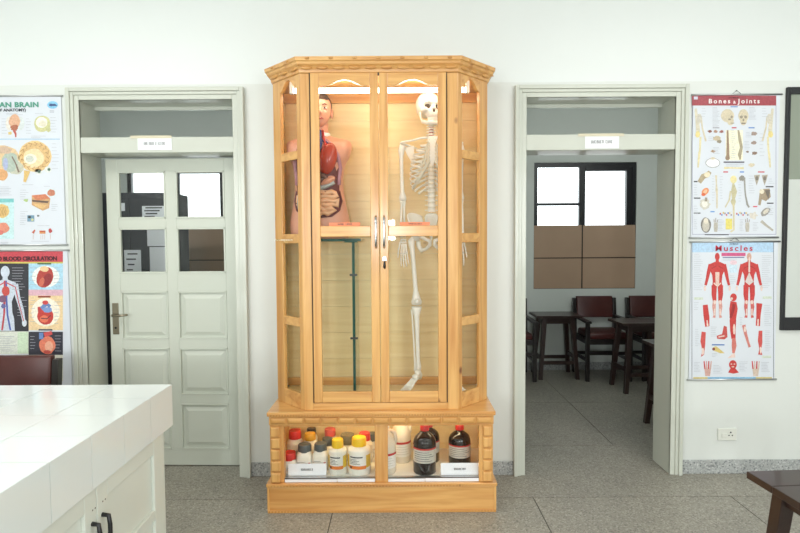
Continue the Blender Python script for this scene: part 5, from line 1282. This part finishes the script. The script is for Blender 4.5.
box('carcass', 'cupboard_paint', cxl + 0.05, fx - 0.02, cyf + 0.02, by, 0.0, CZ - 0.18, cu, bevel=0.002)
yy = by
box('face_frame', 'cupboard_paint', fx - 0.02, fx, yy - 0.035, yy, 0, CZ - 0.18, cu, bevel=0.002)
y1 = yy - 0.038; dW = 0.505
k = 0
while y1 - dW > cyf and k < 3:
    y0 = y1 - dW; z0, z1_ = 0.06, CZ - 0.195
    dd = box('cupboard_door', 'cupboard_paint', fx - 0.02, fx - 0.006, y0, y1, z0, z1_, cu)
    for a, b, c, d in ((y0, y0 + 0.07, z0, z1_), (y1 - 0.07, y1, z0, z1_)): box('door_stile', 'cupboard_paint', fx - 0.006, fx + 0.008, a, b, c, d, dd, bevel=0.003)
    for c, d in ((z0, z0 + 0.07), (z1_ - 0.06, z1_), (0.40, 0.44)): box('door_rail', 'cupboard_paint', fx - 0.006, fx + 0.008, y0 + 0.07, y1 - 0.07, c, d, dd, bevel=0.003)
    yh = y0 + 0.030 if k % 2 == 0 else y1 - 0.030
    MB().tube([(fx + 0.006, yh, 0.625), (fx + 0.030, yh, 0.622), (fx + 0.034, yh, 0.590), (fx + 0.034, yh, 0.540), (fx + 0.030, yh, 0.515), (fx + 0.006, yh, 0.512)], [(0.008, 0.007)] * 6, 8).build('handle', 'dark_metal', dd, smooth=True, world=True)
    for dy_ in (0, 0.016): MB().tube([(fx + 0.0085, yh + 0.006 + dy_, 0.668), (fx + 0.006, yh + 0.006 + dy_, 0.668)], 0.003, 8).build('screw_hole', 'gasket', dd, world=True)
    y1 = y0 - 0.004; k += 1
box('back_panel', 'cupboard_paint', cxl + 0.05, fx, by, by + 0.012, 0, CZ - 0.18, cu, bevel=0.002)

# ================================================================== FURNITURE
def make_chair():
    t = thing('armchair', 'x', 'chair', (0, 0, 0), 0, 'dark wood armchairs with maroon leather')
    def b(nm, m, x0, x1, y0, y1, z0, z1, bevel=0.004, par=None): return MB().box(x0, x1, y0, y1, z0, z1).build(nm, m, par or t, bevel=bevel)
    for s_ in (-1, 1):
        x = s_ * 0.232
        MB().loft([[(x + u * 0.019, y + v * 0.024, z) for u, v in ((-1, -1), (1, -1), (1, 1), (-1, 1))] for y, z in ((0.225, 0), (0.21, 0.42), (0.255, 0.865))]).build('rear_leg', 'dark_wood', t, bevel=0.003)
        b('front_leg', 'dark_wood', x - 0.021, x + 0.021, -0.255, -0.212, 0, 0.635)
        MB().loft([[(x + u * w, y, z + v * 0.013) for u, v in ((-1, -1), (1, -1), (1, 1), (-1, 1))] for y, z, w in ((-0.285, 0.650, 0.028), (0.0, 0.655, 0.026), (0.225, 0.660, 0.020))]).build('armrest', 'dark_wood', t, bevel=0.004)
        b('side_rail', 'dark_wood', x - 0.014, x + 0.014, -0.212, 0.20, 0.405, 0.460)
        for z in (0.21, ): b('side_stretcher', 'dark_wood', x - 0.011, x + 0.011, -0.212, 0.205, z, z + 0.035)
    b('front_rail', 'dark_wood', -0.211, 0.211, -0.250, -0.222, 0.405, 0.462); b('rear_rail', 'dark_wood', -0.213, 0.213, 0.195, 0.225, 0.405, 0.460)
    b('cross_stretcher', 'dark_wood', -0.211, 0.211, -0.248, -0.225, 0.290, 0.325); b('cross_stretcher', 'dark_wood', -0.221, 0.221, 0.20, 0.222, 0.21, 0.245)
    # padded seat and back
    MB().loft([[(x * (1 - i_), y * (1 - i_) - 0.022, z) for x, y in ((-0.208, -0.215), (0.208, -0.215), (0.208, 0.215), (-0.208, 0.215))] for z, i_ in ((0.46, 0.02), (0.475, 0), (0.510, 0), (0.528, 0.05), (0.536, 0.3))]).build('seat', 'maroon_leather', t, smooth=True, bevel=0.01, auto=50)
    rr = []
    for y, i_ in ((-0.030, 0.018), (-0.022, 0.004), (0.0, 0.0), (0.020, 0.004), (0.028, 0.018)):
        rr.append([(x * (0.211 - i_) / 0.211, 0.232 + y + (z - 0.64) * 0.10, 0.755 + (z - 0.755) * (1 - i_ * 3)) for x, z in ((-0.211, 0.640), (0.211, 0.640), (0.211, 0.885), (-0.211, 0.885))])
    MB().loft(rr).build('backrest', 'maroon_leather', t, smooth=True, bevel=0.012, auto=50)
    return t
def place(proto, first, x, y, rz, label):
    o = proto if first else copy_tree(proto)
    o.location = (x, y, 0); o.rotation_euler = (0, 0, rz); o['label'] = label
    return o
ch = make_chair()
place(ch, True, 2.265, 2.63, 0.0, 'dark wood armchair with maroon leather under the boarded window beyond the doorway')
place(ch, False, 2.885, 2.63, 0.0, 'dark wood armchair with maroon back, partly behind the right jamb in the far room')
place(ch, False, 1.225, 2.62, 0.0, 'dark wood armchair mostly hidden by the left jamb of the open doorway')
place(ch, False, -2.27, -0.60, 0.0, 'maroon leather armchair below the wall charts behind the tiled counter')

def make_stool():
    t = thing('wooden_stool', 'x', 'stool', (0, 0, 0), 0, 'tall dark wooden stools')
    HT = 0.71
    def b(nm, x0, x1, y0, y1, z0, z1, m='stool_wood', bevel=0.003): return MB().box(x0, x1, y0, y1, z0, z1).build(nm, m, t, bevel=bevel)
    # top of three planks
    for i in range(3): b('top_plank', -0.25, 0.25, -0.19 + i * 0.1267 + 0.0008, -0.19 + (i + 1) * 0.1267 - 0.0008, HT - 0.026, HT)
    tops, foots = (0.152, 0.122), (0.205, 0.175)
    def at(sx, sy, z):
        k = z / (HT - 0.026); return (sx * (foots[0] + (tops[0] - foots[0]) * k), sy * (foots[1] + (tops[1] - foots[1]) * k))
    for sx in (-1, 1):
        for sy in (-1, 1):
            rg = []
            for z in (0, HT - 0.026):
                x, y = at(sx, sy, z); w = 0.021 if z == 0 else 0.026
                rg.append([(x + u * w, y + v * w, z) for u, v in ((-1, -1), (1, -1), (1, 1), (-1, 1))])
            MB().loft(rg).build('leg', 'stool_wood', t, bevel=0.003)
    for z0, z1, nm in ((HT - 0.096, HT - 0.028, 'apron'), (0.165, 0.205, 'stretcher')):
        zm = (z0 + z1) / 2; x, y = at(1, 1, zm)
        for s_ in (-1, 1):
            b(nm, -x + 0.02, x - 0.02, s_ * y - 0.011, s_ * y + 0.011, z0, z1)
            zz = 0.05 if nm == 'stretcher' else 0
            b(nm, s_ * x - 0.011, s_ * x + 0.011, -y + 0.02, y - 0.02, z0 + zz, z1 + zz)
    return t
st = make_stool()
place(st, True, 1.75, 2.66, 0.0, 'tall dark wooden stool just inside the left side of the open doorway')
place(st, False, 2.455, 2.085, 0.03, 'tall dark wooden stool in front of the armchairs in the far room')
place(st, False, 2.275, 0.84, 0.0, 'tall dark wooden stool nearest the right jamb of the open doorway')
place(st, False, 1.268 + 0.25, -1.623 - 0.19, 0.07, 'dark brown wooden stool cut off by the right edge in the foreground')

# ================================================================== THROUGH THE CLOSED DOOR
sc_ = thing('steel_cupboard', 'tall black steel cupboard with papers stuck on, seen through the door panes', 'cupboard', (-2.46, 1.7, 0))
box('cupboard_body', 'black_steel', -2.84, -2.09, 1.50, 1.92, 0, 2.0, sc_, bevel=0.005)
for a, b in ((-2.835, -2.468), (-2.462, -2.095)):
    d_ = box('cupboard_door', 'black_steel', a, b, 1.485, 1.50, 0.06, 1.95, sc_, bevel=0.003)
    box('door_handle', 'chrome', (b - 0.04 if b < -2.4 else a + 0.02), (b - 0.02 if b < -2.4 else a + 0.04), 1.465, 1.485, 0.92, 1.06, d_, bevel=0.003)
for k, (x0p, x1p, y0p, y1p) in enumerate(((142, 167.5, 206, 219), (147, 167.5, 230, 246), (149.5, 168, 247, 275), (124, 141.5, 250, 274), (121, 125, 203, 211))):
    xa, z1_ = onY(x0p, y0p, 1.483); xb, z0_ = onY(x1p, y1p, 1.483)
    lab = ['wide printed sheet high on the black steel cupboard', 'plain sheet in the middle of the black steel cupboard', 'long sheet low on the black steel cupboard', 'form with two dark squares on the black steel cupboard', 'small paper slip at the left of the black steel cupboard'][k]
    t = thing('paper_sheet', lab, 'paper', ((xa + xb) / 2, 1.483, z0_), 0, 'papers on the steel cupboard')
    box('sheet', 'paper', xa, xb, 1.4815, 1.483, z0_, z1_, t)
    if k in (0, 3):
        for q in range(4):
            zc = z0_ + (z1_ - z0_) * (0.15 + .22 * q); box('print_block', 'ink', xa + 0.02 + 0.012 * (q % 2), xa + (xb - xa) * (0.5 + .1 * q), 1.4808, 1.4814, zc, zc + 0.012, t)
